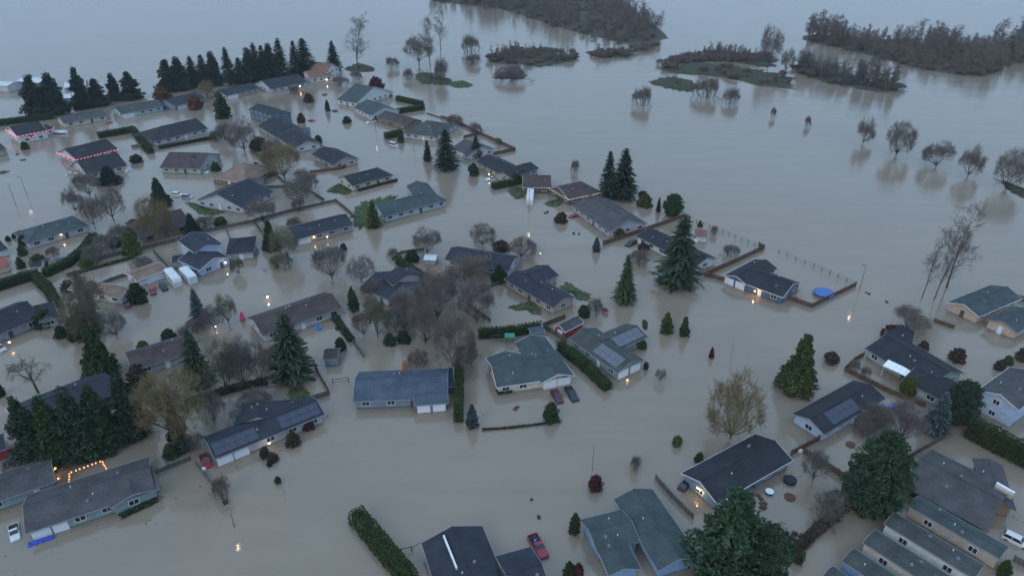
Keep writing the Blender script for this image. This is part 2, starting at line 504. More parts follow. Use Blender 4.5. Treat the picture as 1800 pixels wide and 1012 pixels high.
def seg_arrays(S, thick=None):
    """3-sided sticks for every segment; returns vertices, quads"""
    P = np.array([s[0] for s in S]); Q = np.array([s[1] for s in S])
    r0 = np.array([s[2] for s in S])[:, None]; r1 = np.array([s[3] for s in S])[:, None]
    D = unit(Q - P)
    ref = np.where(np.abs(D[:, 2:3]) > 0.9, np.array([[1.0, 0, 0]]), np.array([[0, 0, 1.0]]))
    a = unit(np.cross(D, ref)); b = np.cross(D, a)
    rings = []
    for (C, r) in ((P, r0), (Q, r1)):
        for k in range(3):
            t = 2.0944 * k
            rings.append(C + (a * math.cos(t) + b * math.sin(t)) * r)
    V = np.stack(rings, 1).reshape(-1, 3)
    n = len(S)
    base = (np.arange(n) * 6)[:, None]
    F = np.concatenate([base + np.array([[k, (k + 1) % 3, 3 + (k + 1) % 3, 3 + k]]) for k in range(3)], 0)
    return V, F

def trunk_mesh(name, hfrac, r, H, Rr, m=M_BARK):
    mb = MB()
    mb.tube((0, 0, -1.2 / H), (0, 0, hfrac * 0.5), r / (2 * Rr), r * 0.75 / (2 * Rr), 7)
    mb.tube((0, 0, hfrac * 0.5), (0, 0, hfrac), r * 0.75 / (2 * Rr), r * 0.2 / (2 * Rr), 7)
    for k in range(4):
        an = k * 1.7
        z = hfrac * (0.35 + 0.13 * k)
        mb.tube((0, 0, z), (math.cos(an) * 0.3, math.sin(an) * 0.3, z + 0.03), r * 0.25 / (2 * Rr), r * 0.06 / (2 * Rr), 4)
    return mb.mesh(name, m)

PROTO = {}
def reg(kind, crown, trunk):
    PROTO.setdefault(kind, []).append((crown, trunk))

def add_conifer(kind, seeds, **kw):
    for s_ in seeds:
        H, R_ = kw.get('H', 15.0), kw.get('R', 3.3)
        V, F = conifer_arrays(s_, **kw)
        reg(kind, np_mesh('crown_' + kind, V, F, LEAF['dark']), trunk_mesh('trunk_' + kind, 0.93, 0.26, H, R_))

def add_clump(kind, seeds, H, R_, shape, tr=0.2, **kw):
    for s_ in seeds:
        V, F = clump_arrays(s_, H, R_, shape, **kw)
        reg(kind, np_mesh('crown_' + kind, V, F, LEAF['dark']), trunk_mesh('trunk_' + kind, 0.72, tr, H, R_))

def add_bare(kind, seeds, H, R_, split=0.07, **kw):
    for s_ in seeds:
        S = bare_segments(s_, H, R_, **kw)
        thick = [s for s in S if s[2] >= split]; thin = [s for s in S if s[2] < split]
        V, F = seg_arrays(thin); V2, F2 = seg_arrays(thick)
        rr = np.percentile(np.hypot(V[:, 0], V[:, 1]), 97); sc = np.array([2 * rr, 2 * rr, np.percentile(V[:, 2], 99.7)])
        reg(kind, np_mesh('crown_' + kind, V / sc, F, M_TWIG), np_mesh('trunk_' + kind, V2 / sc, F2, M_BARK))

add_conifer('conifer', (1, 2, 3))
add_conifer('spruce', (4, 5), R=3.6, levels=34, power=0.95, dens=1.25)
add_conifer('slim', (6,), R=2.2, levels=30, power=0.7)
egg = lambda t: math.sin(math.pi * min(1.0, 0.12 + 0.88 * t)) ** 0.55 * (1 - 0.35 * t)
cone = lambda t: (1 - t) ** 0.7 * (0.75 if t < 0.06 else 1.0)
ball = lambda t: math.sqrt(max(0.0, 1 - (2 * t - 1) ** 2))
dome = lambda t: math.sqrt(max(0.0, 1 - t ** 2.2))
add_clump('cedar', (11, 12), 12, 4.2, lambda t: (1 - t ** 1.5) * (0.86 + 0.14 * math.sin(9 * t)) + 0.04, ncl=270, per=44, cl=0.72, lf=0.17)
add_clump('broad', (13, 14), 12, 5.5, lambda t: ball(0.12 + 0.88 * t) * 0.96, ncl=280, per=46, cl=0.9, lf=0.18, z0=0.06)
lobed = lambda t: ball(0.2 + 0.8 * t) * (0.8 + 0.25 * math.sin(11 * t) + 0.12 * math.sin(23 * t + 1))
add_clump('pine', (31, 32, 33), 14, 4.6, lambda t: (1 - t ** 1.7) * (0.8 + 0.2 * math.sin(13 * t)) * (0.75 if t < 0.1 else 1) + 0.05, ncl=170, per=44, cl=0.95, lf=0.19)
add_clump('egg', (34,), 12, 4.2, lambda t: (math.sin(math.pi * (0.14 + 0.86 * t) ** 0.8)) ** 0.7, ncl=340, per=60, cl=0.62, lf=0.12)
add_clump('lobed', (35, 36), 12, 5.2, lobed, ncl=200, per=84, cl=1.0, lf=0.125, z0=0.05)
add_clump('column', (15,), 5, 1.3, lambda t: (1 - t ** 2.4) * 0.95 + 0.03, tr=0.08, ncl=110, per=34, cl=0.34, lf=0.10)
add_clump('ball', (16, 17), 2.2, 1.4, dome, tr=0.08, ncl=80, per=32, cl=0.36, lf=0.10)
add_clump('flame', (18,), 4.0, 1.4, cone, tr=0.08, ncl=100, per=34, cl=0.32, lf=0.10)
add_bare('bare', (21, 22, 23), 9, 4.6, limbs=11, fork=(5, 5, 4), up=0.55, spread=1.05, trunk=0.14, rad=0.18, twig=0.0125, fine=4)
add_bare('willow', (24, 25), 13, 6, limbs=12, fork=(5, 5, 5), up=0.7, spread=1.05, trunk=0.16, rad=0.30, twig=0.017, gnarl=0.22, fine=4)
add_bare('river', (37, 38, 39), 9, 4.4, limbs=13, fork=(5, 5, 4), up=0.6, spread=1.1, trunk=0.07, rad=0.17, twig=0.014, gnarl=0.28, fine=3, cy=0.40)
add_bare('poplar', (26, 27), 24, 4.5, limbs=13, fork=(0, 4, 4), up=0.75, rad=0.28, twig=0.022, leader=True, low=0.22, fine=2)
add_bare('brush', (28, 29), 4, 2.2, stems=16, wide=0.36, limbs=4, fork=(3, 3), up=0.8, trunk=0.22, rad=0.045, twig=0.013, split=0.04, gnarl=0.3, fine=2)
add_bare('snag', (30,), 9, 4, limbs=6, fork=(4, 4, 3), up=0.25, spread=1.25, rad=0.22, twig=0.020, gnarl=0.35, fine=2, trunk=0.38)

tree_n = [0]
def tree(kind, u, v, top, wpx, label, col, name=None, cat='tree', group=None, bark=None, var=None):
    p = at(u, v)
    h = height_to(p, top)
    dia = wpx / px_per_m(p)
    tree_n[0] += 1
    i = tree_n[0]
    pr = PROTO[kind]
    crown, trunk = pr[(i if var is None else var) % len(pr)]
    base = {'pine': 'pine_tree', 'egg': 'evergreen_tree', 'lobed': 'broadleaf_evergreen', 'conifer': 'conifer', 'spruce': 'spruce_tree', 'slim': 'conifer', 'cedar': 'evergreen_tree', 'broad': 'broadleaf_evergreen', 'column': 'columnar_shrub', 'ball': 'round_shrub',
            'flame': 'conical_shrub', 'bare': 'bare_tree', 'river': 'bare_tree', 'willow': 'willow_tree', 'poplar': 'poplar_tree', 'brush': 'bare_shrub', 'snag': 'bare_tree'}[kind]
    o = thing(name or base, label, cat, p, rnd.uniform(0, 6.28), group)
    o.scale = (dia, dia * rnd.uniform(0.92, 1.08), max(h, 0.4))
    c = link('crown', crown, o)
    c.material_slots[0].link = 'OBJECT'
    c.material_slots[0].material = TW[col] if kind in ('bare', 'willow', 'poplar', 'brush', 'snag', 'river') else LEAF[col]
    link('trunk', trunk, o)
    return o

def hedge(pts, h, wd, label, col='hedge', spiky=0.0, cat='hedge', dens=34, lf=0.115, name='hedge'):
    """clipped hedge along picture points (its foot), h high and wd wide; spiky > 0 gives pointed tops"""
    P = [at(u, v) for (u, v) in pts]
    root = thing(name, label, cat, P[0])
    g = np.random.default_rng(len(label) * 31 + int(pts[0][0]))
    Cs = []; core = MB()
    for i in range(len(P) - 1):
        a, b = P[i], P[i + 1]
        d = (b - a); L = d.length; d = d / L; s = Vector((-d.y, d.x, 0))
        n = int(L * (2 * h + wd) * dens)
        x = g.uniform(-0.3, L + 0.3, n); f = g.uniform(0, 2 * h + wd, n)
        y = np.where(f < h, -wd / 2, np.where(f < 2 * h, wd / 2, f - 2 * h - wd / 2))
        z = np.where(f < h, f, np.where(f < 2 * h, f - h, h))
        lump = 0.05 * np.sin(x * 1.9 + 1.3 * i) + 0.04 * np.sin(x * 4.7 + z * 3)
        y = y * (1 + lump) * (1 - 0.22 * np.clip(z / h, 0, 1) ** 3)
        z = z * (1 + 0.5 * lump)
        if spiky:
            ph = np.abs(((x / 0.95) % 1.0) - 0.5) * 2
            z = z + np.where(z > h * 0.6, (0.5 - ph) * spiky * (z / h), 0)
            y = y * np.where(z > h, 0.55, 1.0)
        x = x + g.normal(size=n) * 0.06; y = y + g.normal(size=n) * 0.07
        Cs.append(np.stack([a.x - P[0].x + d.x * x + s.x * y, a.y - P[0].y + d.y * x + s.y * y, z], 1))
        ia, ib = a - P[0] - Vector((0, 0, 1)), b - P[0] - Vector((0, 0, 1))
        sv = s * (wd * 0.36)
        core.hexa([ia - sv, ib - sv, ib + sv, ia + sv] + [q + Vector((0, 0, 1 + h * 0.86)) for q in (ia - sv * 0.8, ib - sv * 0.8, ib + sv * 0.8, ia + sv * 0.8)])
    C = np.concatenate(Cs)
    A = unit(g.normal(size=C.shape)); B = unit(np.cross(A, g.normal(size=C.shape)))
    sz = g.uniform(0.7, 1.3, size=(len(C), 1)) * lf
    V, F = quads(C, A * sz, B * sz * 0.7)
    link('foliage', np_mesh('hedge_foliage', V, F, LEAF[col]), root)
    core.build('inner_branches', mat('hedge_core', (0.018, 0.026, 0.012), 0.95), root)
    return root

def wood(name, label, polys, n, hrange, seed, col=M_TWIG, ev=0.06, bush=0.5):
    """a far wood that reads as one mass: many bare trees, some evergreens and an understorey joined in one object"""
    g = np.random.default_rng(seed)
    P = [at(u, v) for (u, v) in polys]
    xs = [p.x for p in P]; ys = [p.y for p in P]
    def inside(x, y):
        c = False
        for i in range(len(P)):
            a, b = P[i], P[i - 1]
            if (a.y > y) != (b.y > y) and x < (b.x - a.x) * (y - a.y) / (b.y - a.y) + a.x:
                c = not c
        return c
    Vs, Fs, off = [], [], 0
    Ve, Fe, oe = [], [], 0
    cnt = 0
    while cnt < n:
        x, y = g.uniform(min(xs), max(xs)), g.uniform(min(ys), max(ys))
        if not inside(x, y):
            continue
        cnt += 1
        h = g.uniform(*hrange) * (0.8 + 0.22 * math.sin(x * 0.09 + seed) + 0.16 * math.sin(x * 0.031 + 2)); rr = h * g.uniform(0.40, 0.62)
        an = g.uniform(0, 6.28); ca, sa = math.cos(an), math.sin(an)
        def put(V, F, hh, dd, Vl, Fl, o):
            X = V[:, 0] * dd; Y = V[:, 1] * dd
            Vl.append(np.stack([X * ca - Y * sa + x, X * sa + Y * ca + y, V[:, 2] * hh], 1)); Fl.append(F + o)
            return o + len(V)
        if g.uniform() < ev:
            V, F = WOODP['ev'][cnt % 2]
            oe = put(V, F, h * 0.75, rr * 1.0, Ve, Fe, oe)
        else:
            V, F = WOODP['bare'][cnt % 4]
            off = put(V, F, h, rr, Vs, Fs, off)
        if g.uniform() < bush:
            x, y = x + g.uniform(-4, 4), y + g.uniform(-3, 3)
            V, F = WOODP['brush'][cnt % 2]
            off = put(V, F, g.uniform(2.5, 6), g.uniform(4, 9), Vs, Fs, off)
    o = link(name, np_mesh(name, np.concatenate(Vs), np.concatenate(Fs), col))
    tag(o, label, 'wood', kind='stuff')
    if Ve:
        e = link('evergreens', np_mesh('evergreens', np.concatenate(Ve), np.concatenate(Fe), LEAF['fir']), o)
        e['kind'] = 'stuff'
    return o

WOODP = {'bare': [], 'brush': [], 'ev': []}
for s_ in (41, 42, 43, 44):
    S = bare_segments(s_, 20, 4, limbs=9, fork=(0, 4), up=0.8, rad=0.24, twig=0.055, leader=True, low=0.18, fine=3)
    V, F = seg_arrays(S); WOODP['bare'].append((V / np.array([8, 8, 20]), F))
for s_ in (45, 46):
    S = bare_segments(s_, 4, 2.2, stems=12, wide=0.4, limbs=4, fork=(3,), up=0.8, trunk=0.25, rad=0.06, twig=0.045, gnarl=0.3, fine=3)
    V, F = seg_arrays(S); WOODP['brush'].append((V / np.array([4.4, 4.4, 4]), F))
for s_ in (47, 48):
    WOODP['ev'].append(conifer_arrays(s_, levels=18, dens=0.7))
# ------------------------------------------------------------------ houses
ROOF = {
    'char': mat('shingle_charcoal', (0.027, 0.029, 0.035), 0.9, 0.22, 0.35, spec=0.25, bump=0.3, streak=3.0),
    'navy': mat('shingle_navy', (0.029, 0.035, 0.047), 0.9, 0.22, 0.35, spec=0.25, bump=0.3, streak=3.0),
    'blue': mat('shingle_blue', (0.060, 0.080, 0.108), 0.9, 0.22, 0.35, spec=0.25, bump=0.3, streak=3.0),
    'teal': mat('shingle_teal', (0.052, 0.068, 0.072), 0.9, 0.22, 0.35, spec=0.25, bump=0.3, streak=3.0),
    'green': mat('shingle_green', (0.056, 0.064, 0.062), 0.9, 0.24, 0.35, spec=0.25, bump=0.3, streak=3.0),
    'grey': mat('shingle_grey', (0.066, 0.064, 0.068), 0.9, 0.24, 0.35, spec=0.25, bump=0.3, streak=3.0),
    'brown': mat('shingle_brown', (0.062, 0.050, 0.050), 0.9, 0.24, 0.35, spec=0.25, bump=0.3, streak=3.0),
    'tan': mat('shingle_tan', (0.190, 0.130, 0.105), 0.9, 0.24, 0.35, spec=0.25, bump=0.3, streak=3.0),
    'rust': mat('shingle_rust', (0.175, 0.100, 0.078), 0.9, 0.24, 0.35, spec=0.25, bump=0.3, streak=3.0),
    'red': mat('tile_red', (0.250, 0.085, 0.070), 0.9, 0.24, 0.35, spec=0.25, bump=0.3, streak=3.0),
    'metal': mat('metal_roof', (0.480, 0.520, 0.540), 0.5, 0.08, 0.3),
}
def wallm(key, c):
    m = mat('siding_' + key, c, 0.75, 0.10, 0.8, streak=4.0)
    soak(m, 0.05, 0.42, (c[0] * 0.42 + .02, c[1] * 0.40 + .016, c[2] * 0.36 + .01))      # flood-wet band and silt line
    return m
WALL = {k: wallm(k, c) for k, c in {
    'white': (0.55, 0.56, 0.57), 'cream': (0.52, 0.48, 0.40), 'grey': (0.30, 0.31, 0.33), 'lgrey': (0.42, 0.44, 0.47), 'blue': (0.16, 0.21, 0.27),
    'lblue': (0.36, 0.45, 0.58), 'sky': (0.17, 0.29, 0.46), 'teal': (0.20, 0.27, 0.28), 'mint': (0.30, 0.37, 0.34), 'tan': (0.36, 0.32, 0.26),
    'peach': (0.46, 0.35, 0.27), 'brown': (0.20, 0.135, 0.09), 'lilac': (0.36, 0.345, 0.38), 'navy': (0.08, 0.13, 0.19), 'red': (0.26, 0.035, 0.045), 'aqua': (0.34, 0.44, 0.46),
    'dark': (0.10, 0.095, 0.09)}.items()}
TRIM = {'white': mat('trim_white', (0.56, 0.58, 0.60), 0.6, 0.05), 'dark': mat('trim_dark', (0.07, 0.07, 0.08), 0.6, 0.05), 'grey': mat('trim_grey', (0.22, 0.235, 0.25), 0.6, 0.05),
        'cream': mat('trim_cream', (0.52, 0.50, 0.44), 0.6, 0.05)}
M_GLASS = mat('window_glass', (0.022, 0.028, 0.034), 0.12, 0.2, 1.0, spec=0.6)
M_DOORW = mat('door_white', (0.66, 0.70, 0.76), 0.55, 0.04, 0.6)
M_PIPE = mat('vent_pipe', (0.62, 0.64, 0.66), 0.5, 0.1)
M_SOLAR = mat('solar_cell', (0.020, 0.026, 0.052), 0.22, 0.15, 0.5, spec=0.6)
M_SOLARG = mat('solar_cell_pale', (0.095, 0.105, 0.13), 0.3, 0.12, 0.5, spec=0.5)
M_BRICK = mat('brick', (0.26, 0.105, 0.06), 0.9, 0.25, 3.0)

def box_mesh(name, m, *d):
    b = MB(); b.box(*d); return b.mesh(name, m)
ME_FRAME = {}
def frame_mesh(wd, h, tr):
    k = (wd, h, tr)
    if k not in ME_FRAME:
        b = MB(); t = 0.12
        b.box(-wd / 2 - t, wd / 2 + t, -0.05, 0.05, h / 2, h / 2 + t); b.box(-wd / 2 - t, wd / 2 + t, -0.05, 0.05, -h / 2 - t, -h / 2)
        b.box(-wd / 2 - t, -wd / 2, -0.05, 0.05, -h / 2, h / 2); b.box(wd / 2, wd / 2 + t, -0.05, 0.05, -h / 2, h / 2)
        b.box(-0.04, 0.04, -0.05, 0.03, -h / 2, h / 2)
        g = MB(); g.box(-wd / 2, wd / 2, -0.02, 0.02, -h / 2, h / 2)
        ME_FRAME[k] = (b.mesh('window', TRIM[tr]), g.mesh('pane', M_GLASS))
    return ME_FRAME[k]
ME_GAR = {}
def garage_mesh(wd, h, m):
    k = (round(wd, 1), round(h, 2), m.name)
    if k not in ME_GAR:
        b = MB(); n = 4
        for i in range(n):
            b.box(-wd / 2, wd / 2, -0.05, 0.05, -0.6 + i * (h + 0.6) / n + 0.02, -0.6 + (i + 1) * (h + 0.6) / n - 0.02)
        b.box(-wd / 2 + 0.01, wd / 2 - 0.01, -0.03, 0.042, -0.61, h - 0.03)
        ME_GAR[k] = b.mesh('garage_door', m)
    return ME_GAR[k]
ME_PIPE = MB(); ME_PIPE.tube((0, 0, -0.3), (0, 0, 0.3), 0.07, 0.07, 8); ME_PIPE.tube((0, 0, 0.3), (0, 0, 0.38), 0.12, 0.08, 8)
ME_PIPE = ME_PIPE.mesh('vent_pipe', M_PIPE)
ME_VENT = MB(); ME_VENT.hexa([(-.28, -.28, -.2), (.28, -.28, -.2), (.28, .28, -.2), (-.28, .28, -.2), (-.2, -.2, .22), (.2, -.2, .22), (.2, .2, .22), (-.2, .2, .22)])
ME_VENT = ME_VENT.mesh('roof_vent', mat('vent_box', (0.16, 0.17, 0.18), 0.6))

def W(nl=None, nr=None, f=None, fl=None, fr=None, n=None, z=2.3, r='L', ends='gg', p=0.36, gar=(), win='nlr', dep=None, solar=(), vents=2):
    return dict(nl=nl, nr=nr, f=f, fl=fl, fr=fr, n=n, z=z, r=r, ends=ends, p=p, gar=gar, win=win, dep=dep, solar=solar, vents=vents)

HOUSES = {}
def house(key, label, wings, roof, wall, trim='grey', door=None, name='house', cat='house', chimney=None, wz=1.35, over=0.5, wd=1.5, wh=1.0, wgap=3.6):
    r = random.Random(key)
    rects = []
    for i, w_ in enumerate(wings):
        z = w_['z']
        if w_['nl']:
            a, b = at(*w_['nl'], z), at(*w_['nr'], z)
            ex = (b - a); L = ex.length; ex = ex / L; ey = Vector((-ex.y, ex.x, 0))
            D = w_['dep']
            if not D:
                D = (at(*w_['f'], z) - a).dot(ey)
                if w_['r'] == 'L':                       # a low view hides the far slope: then the picture point lies on the ridge
                    lo_, hi_ = 2.0, 40.0
                    for _ in range(30):
                        m_ = (lo_ + hi_) / 2
                        if (at(*w_['f'], z + w_['p'] * m_ / 2) - a).dot(ey) > m_ / 2: lo_ = m_
                        else: hi_ = m_
                    D = min(D, lo_)
        else:
            c, d = at(*w_['fl'], z), at(*w_['fr'], z)
            ex = (d - c); L = ex.length; ex = ex / L; ey = Vector((-ex.y, ex.x, 0))
            D = w_['dep'] or (c - at(*w_['n'], z)).dot(ey)
            a = c - ey * D
        rects.append((a, ex, ey, L, D))
    org = rects[0][0] + rects[0][1] * rects[0][3] / 2 + rects[0][2] * rects[0][4] / 2
    org.z = 0
    root = thing(name, label, cat, org)
    def inside_other(p, i):
        for j, (a, ex, ey, L, D) in enumerate(rects):
            if j != i:
                q = p - a
                if 0.2 < q.dot(ex) < L - 0.2 and 0.2 < q.dot(ey) < D - 0.2:
                    return True
        return False
    for i, w_ in enumerate(wings):
        a, ex, ey, L, D = rects[i]
        z = w_['z'] + 0.017 * i
        along, across = (ex, ey) if w_['r'] == 'L' else (ey, ex)
        A, B = (L, D) if w_['r'] == 'L' else (D, L)
        rise = w_['p'] * B / 2
        O = a - org; O.z = 0
        def pt(s, t, zz):
            q = O + along * s + across * t
            return Vector((q.x, q.y, zz))
        ins = [min(B / 2, A * 0.45) if e == 'h' else 0.0 for e in w_['ends']]
        E = [pt(0, 0, z), pt(A, 0, z), pt(A, B, z), pt(0, B, z)]
        R0, R1 = pt(ins[0], B / 2, z + rise), pt(A - ins[1], B / 2, z + rise)
        dn = Vector((0, 0, -0.16))
        mb = MB()
        flip = w_['r'] == 'W'
        def face(*q):
            mb.poly(*(q[::-1] if flip else q))
        for (o_, fl_) in ((Vector(), False), (dn, True)):
            for q in ((E[0], E[1], R1, R0), (E[2], E[3], R0, R1)):
                q = [x + o_ for x in q]
                face(*(q[::-1] if fl_ else q))
            if ins[0]:
                q = [E[3] + o_, E[0] + o_, R0 + o_]; face(*(q[::-1] if fl_ else q))
            if ins[1]:
                q = [E[1] + o_, E[2] + o_, R1 + o_]; face(*(q[::-1] if fl_ else q))
        edges = [(E[0], E[1]), (E[2], E[3])]
        edges += [(E[3], E[0])] if ins[0] else [(E[3], R0), (R0, E[0])]
        edges += [(E[1], E[2])] if ins[1] else [(E[1], R1), (R1, E[2])]
        for (p_, q_) in edges:
            face(p_ + dn, q_ + dn, q_, p_)
        ro = mb.build('roof', ROOF[roof], root)
        # fascia boards and ridge caps
        fb = MB(); cen = pt(A / 2, B / 2, 0)
        for (p_, q_) in edges:
            if inside_other((p_ + q_) / 2 + org, i) and (p_ - q_).length < 30:
                continue
            h_ = Vector((q_.x - p_.x, q_.y - p_.y, 0)).normalized(); sd = Vector((h_.y, -h_.x, 0))
            mid = (p_ + q_) / 2 - cen; mid.z = 0
            if sd.dot(mid) < 0: sd = -sd
            off = sd * 0.045 + Vector((0, 0, 0.015))
            fb.bar(p_ + off, q_ + off, sd * 0.035, 0.19)
        if fb.v: fb.build('fascia', TRIM[trim], ro)
        rb = MB(); up = Vector((0, 0, 0.05))
        caps = [(R0, R1)] + ([(E[0], R0), (E[3], R0)] if ins[0] else []) + ([(E[1], R1), (E[2], R1)] if ins[1] else [])
        for (p_, q_) in caps:
            h_ = Vector((q_.x - p_.x, q_.y - p_.y, 0))
            if h_.length < 0.05: continue
            h_.normalize(); sd = Vector((-h_.y, h_.x, 0)) * 0.14
            rb.bar(p_ + up, q_ + up, sd, 0.09)
        rb.build('ridge_cap', ROOF[roof], ro)
        # walls
        t_ = over + 0.013 * i
        wtop = z + w_['p'] * t_ - 0.17
        zb = -1.4
        wb = MB()
        c4 = [(t_, t_), (A - t_, t_), (A - t_, B - t_), (t_, B - t_)]
        lo = [pt(s, t, zb) for s, t in c4]; hi = [pt(s, t, wtop) for s, t in c4]
        pk = z + rise - 0.2
        for k in range(4):
            k2 = (k + 1) % 4
            if k == 1 and not ins[1]:
                q = [lo[1], lo[2], hi[2], pt(A - t_, B / 2, pk), hi[1]]
            elif k == 3 and not ins[0]:
                q = [lo[3], lo[0], hi[0], pt(t_, B / 2, pk), hi[3]]
            else:
                q = [lo[k], lo[k2], hi[k2], hi[k]]
            wb.poly(*(q[::-1] if flip else q))
        wb.build('wall', WALL[wall], root)
        # openings, by side of the plan: n near, f far, l left, r right
        sides = {'n': (O + ey * t_, ex, L, -ey), 'l': (O + ex * t_, ey, D, -ex), 'r': (O + ex * (L - t_), ey, D, ex)}
        for sd_, (o_, dr, ln, nm) in sides.items():
            rz = math.atan2(nm.x, -nm.y)
            taken = []
            for (s2, t0, t1, *c_) in w_['gar']:
                if s2 != sd_: continue
                wdt = (t1 - t0) * ln; q = o_ + dr * (ln * (t0 + t1) / 2) + nm * 0.03
                taken.append((t0 * ln - 0.8, t1 * ln + 0.8))
                gh = min(1.95, z - 0.3)
                link('garage_door', garage_mesh(wdt, gh, c_[0] if c_ else M_DOORW), root, (q.x, q.y, 0), rz)
            if sd_ not in w_['win']: continue
            nwin = int((ln - 2 * t_ - 0.6) / wgap)
            if nwin < 1 and ln > 3.4: nwin = 1
            for k in range(nwin):
                x = t_ + (ln - 2 * t_) * (k + 0.5) / nwin + r.uniform(-0.3, 0.3)
                if any(lo_ - wd / 2 < x < hi_ + wd / 2 for lo_, hi_ in taken): continue
                q = o_ + dr * x + nm * 0.03
                if inside_other(q + org + nm * 0.3, i): continue
                isd = sd_ == 'n' and k == nwin // 2 and w_['z'] < 3 and not taken and i == 0 and cat == 'house'
                if isd:
                    d_ = link('door', box_mesh('door', TRIM['dark'] if r.random() < 0.6 else M_DOORW, -0.5, 0.5, -0.05, 0.05, -0.5, 1.95), root, (q.x, q.y, 0), rz)
                    continue
                for lev in ((wz, wz + 2.7) if z > 4 else (wz,)):
                    fm, gm = frame_mesh(wd, wh, 'dark' if trim == 'dark' else 'white')
                    o2 = link('window', fm, root, (q.x, q.y, lev), rz)
                    link('pane', gm, o2)
        # vents on the near slope
        for k in range(w_['vents']):
            s, t = r.uniform(0.2, 0.8) * A, r.choice([r.uniform(0.2, 0.42), r.uniform(0.58, 0.75)]) * B
            zz = z + w_['p'] * min(t, B - t)
            q = pt(s, t, zz)
            link('vent_pipe' if k % 3 == 0 else 'roof_vent', ME_PIPE if k % 3 == 0 else ME_VENT, ro, q)
        # solar panels: (side 0 or 1 of the ridge, from, to along it, rows, from eave fraction, material)
        for (sd_, s0, s1, t0, t1, rows, sm) in w_['solar']:
            ncol = max(1, int((s1 - s0) * A / 1.75))
            pw = (s1 - s0) * A / ncol; ph = (t1 - t0) * B / 2 / rows * math.sqrt(1 + w_['p'] ** 2)
            pm = box_mesh('solar_panel', sm, -pw / 2 + 0.03, pw / 2 - 0.03, -ph / 2 + 0.03, ph / 2 - 0.03, 0.0, 0.05)
            for ci in range(ncol):
                for ri in range(rows):
                    s = s0 * A + pw * (ci + 0.5); t = (t0 + (t1 - t0) * (ri + 0.5) / rows) * B / 2
                    tt = t if sd_ == 0 else B - t
                    q = pt(s, tt, z + w_['p'] * t + 0.08)
                    ax = along.copy(); ay = (across if sd_ == 0 else -across) + Vector((0, 0, w_['p'])); ay.normalize()
                    az = ax.cross(ay).normalized()
                    if az.z < 0: ax = -ax; az = -az
                    o2 = link('solar_panel', pm, ro)
                    o2.matrix_basis = Matrix(((ax.x, ay.x, az.x, q.x), (ax.y, ay.y, az.y, q.y), (ax.z, ay.z, az.z, q.z), (0, 0, 0, 1)))
    if chimney:
        for (cu, cv, ch, m_) in chimney:
            p = at(cu, cv, ch) - org; h = 0.45
            ro0 = [c for c in root.children if c.name.startswith('roof')][0]
            b = MB(); b.box(p.x - h, p.x + h, p.y - h, p.y + h, 1.5, ch); b.box(p.x - h - .08, p.x + h + .08, p.y - h - .08, p.y + h + .08, ch, ch + 0.15)
            b.tube((p.x, p.y, ch + .15), (p.x, p.y, ch + 0.5), 0.16, 0.16, 8)
            b.build('chimney', m_, ro0)
    HOUSES[key] = (root, rects, org)
    print('HOUSE', key, ['%.1fx%.1f' % (q[3], q[4]) for q in rects])
    return root
S_ = M_SOLAR; SP = M_SOLARG
# bottom row
house('h1', 'long charcoal-roofed blue-green house at bottom left with white garage doors and blue tarp', [
    W(nl=(44, 938), nr=(272, 862), f=(250, 806), gar=(('n', .03, .17), ('n', .185, .30)), vents=4),
    W(nl=(193, 894), nr=(279, 860), dep=7, r='W', p=.3, vents=0)], 'grey', 'teal')
house('h2', 'grey-roofed teal house cut by the left edge above the long house with blue tarp', [W(nl=(-50, 898), nr=(97, 846), f=(82, 804), win='nr')], 'grey', 'teal')
house('h3', 'dark navy-roofed lilac house with rows of solar panels and red pickup at its corner', [
    W(nl=(377, 807), nr=(571, 728), f=(545, 695), gar=(('n', .02, .15), ('n', .165, .29)), solar=((0, .02, .40, .12, .82, 2, S_), (0, .60, .98, .12, .86, 2, S_)), vents=1),
    W(fl=(424, 708), fr=(513, 702), n=(470, 745), r='W', ends='gh', win='', vents=3, p=.42)], 'navy', 'lilac')
house('h4', 'plain blue gabled house with orange brick chimney and twin white garage doors', [
    W(nl=(620, 706), nr=(787, 699), f=(781, 647), win='n', vents=2),
    W(nl=(728, 713), nr=(788, 708), dep=5, r='L', gar=(('n', .08, .46), ('n', .54, .92)), vents=0, p=.3)], 'blue', 'blue', chimney=[(711, 637, 5.4, M_BRICK)])
house('h5', 'large teal-roofed cream house between two hedges with two vehicles parked in front', [
    W(nl=(873, 681), nr=(1000, 662), f=(846, 630), vents=2),
    W(nl=(952, 673), nr=(1010, 660), f=(967, 590), r='W', gar=(('n', .10, .48), ('n', .52, .90)), vents=3),
    W(fl=(857, 627), fr=(916, 622), n=(885, 650), r='W', p=.3, win='', vents=1)], 'teal', 'cream', trim='white')
house('h6', 'green-roofed teal house with pale solar arrays beside the diagonal hedge', [
    W(nl=(1000, 595), nr=(1085, 656), f=(1128, 630), gar=(('r', .10, .46), ('r', .54, .90)), solar=((0, .45, .92, .18, .9, 2, SP),), vents=1),
    W(nl=(1075, 622), nr=(1139, 592), f=(1102, 567), solar=((0, .25, .95, .15, .9, 2, SP),), vents=1)], 'green', 'teal', trim='grey')
house('h6b', 'small red barn shed with white-trimmed doors and grey roof', [W(nl=(993, 584), nr=(1026, 567), f=(981, 570), z=2.2, p=.6, vents=0, win='', gar=(('l', .28, .72),))], 'grey', 'red', trim='white', name='shed', cat='shed', over=.2)
house('h7', 'dark navy-roofed house cut by the bottom edge beside the red pickup', [
    W(fl=(871, 977), fr=(933, 960), n=(985, 1046), win='', vents=2),
    W(fl=(741, 954), fr=(848, 924), n=(800, 1090), r='W', win='', vents=2)], 'navy', 'grey', trim='grey')
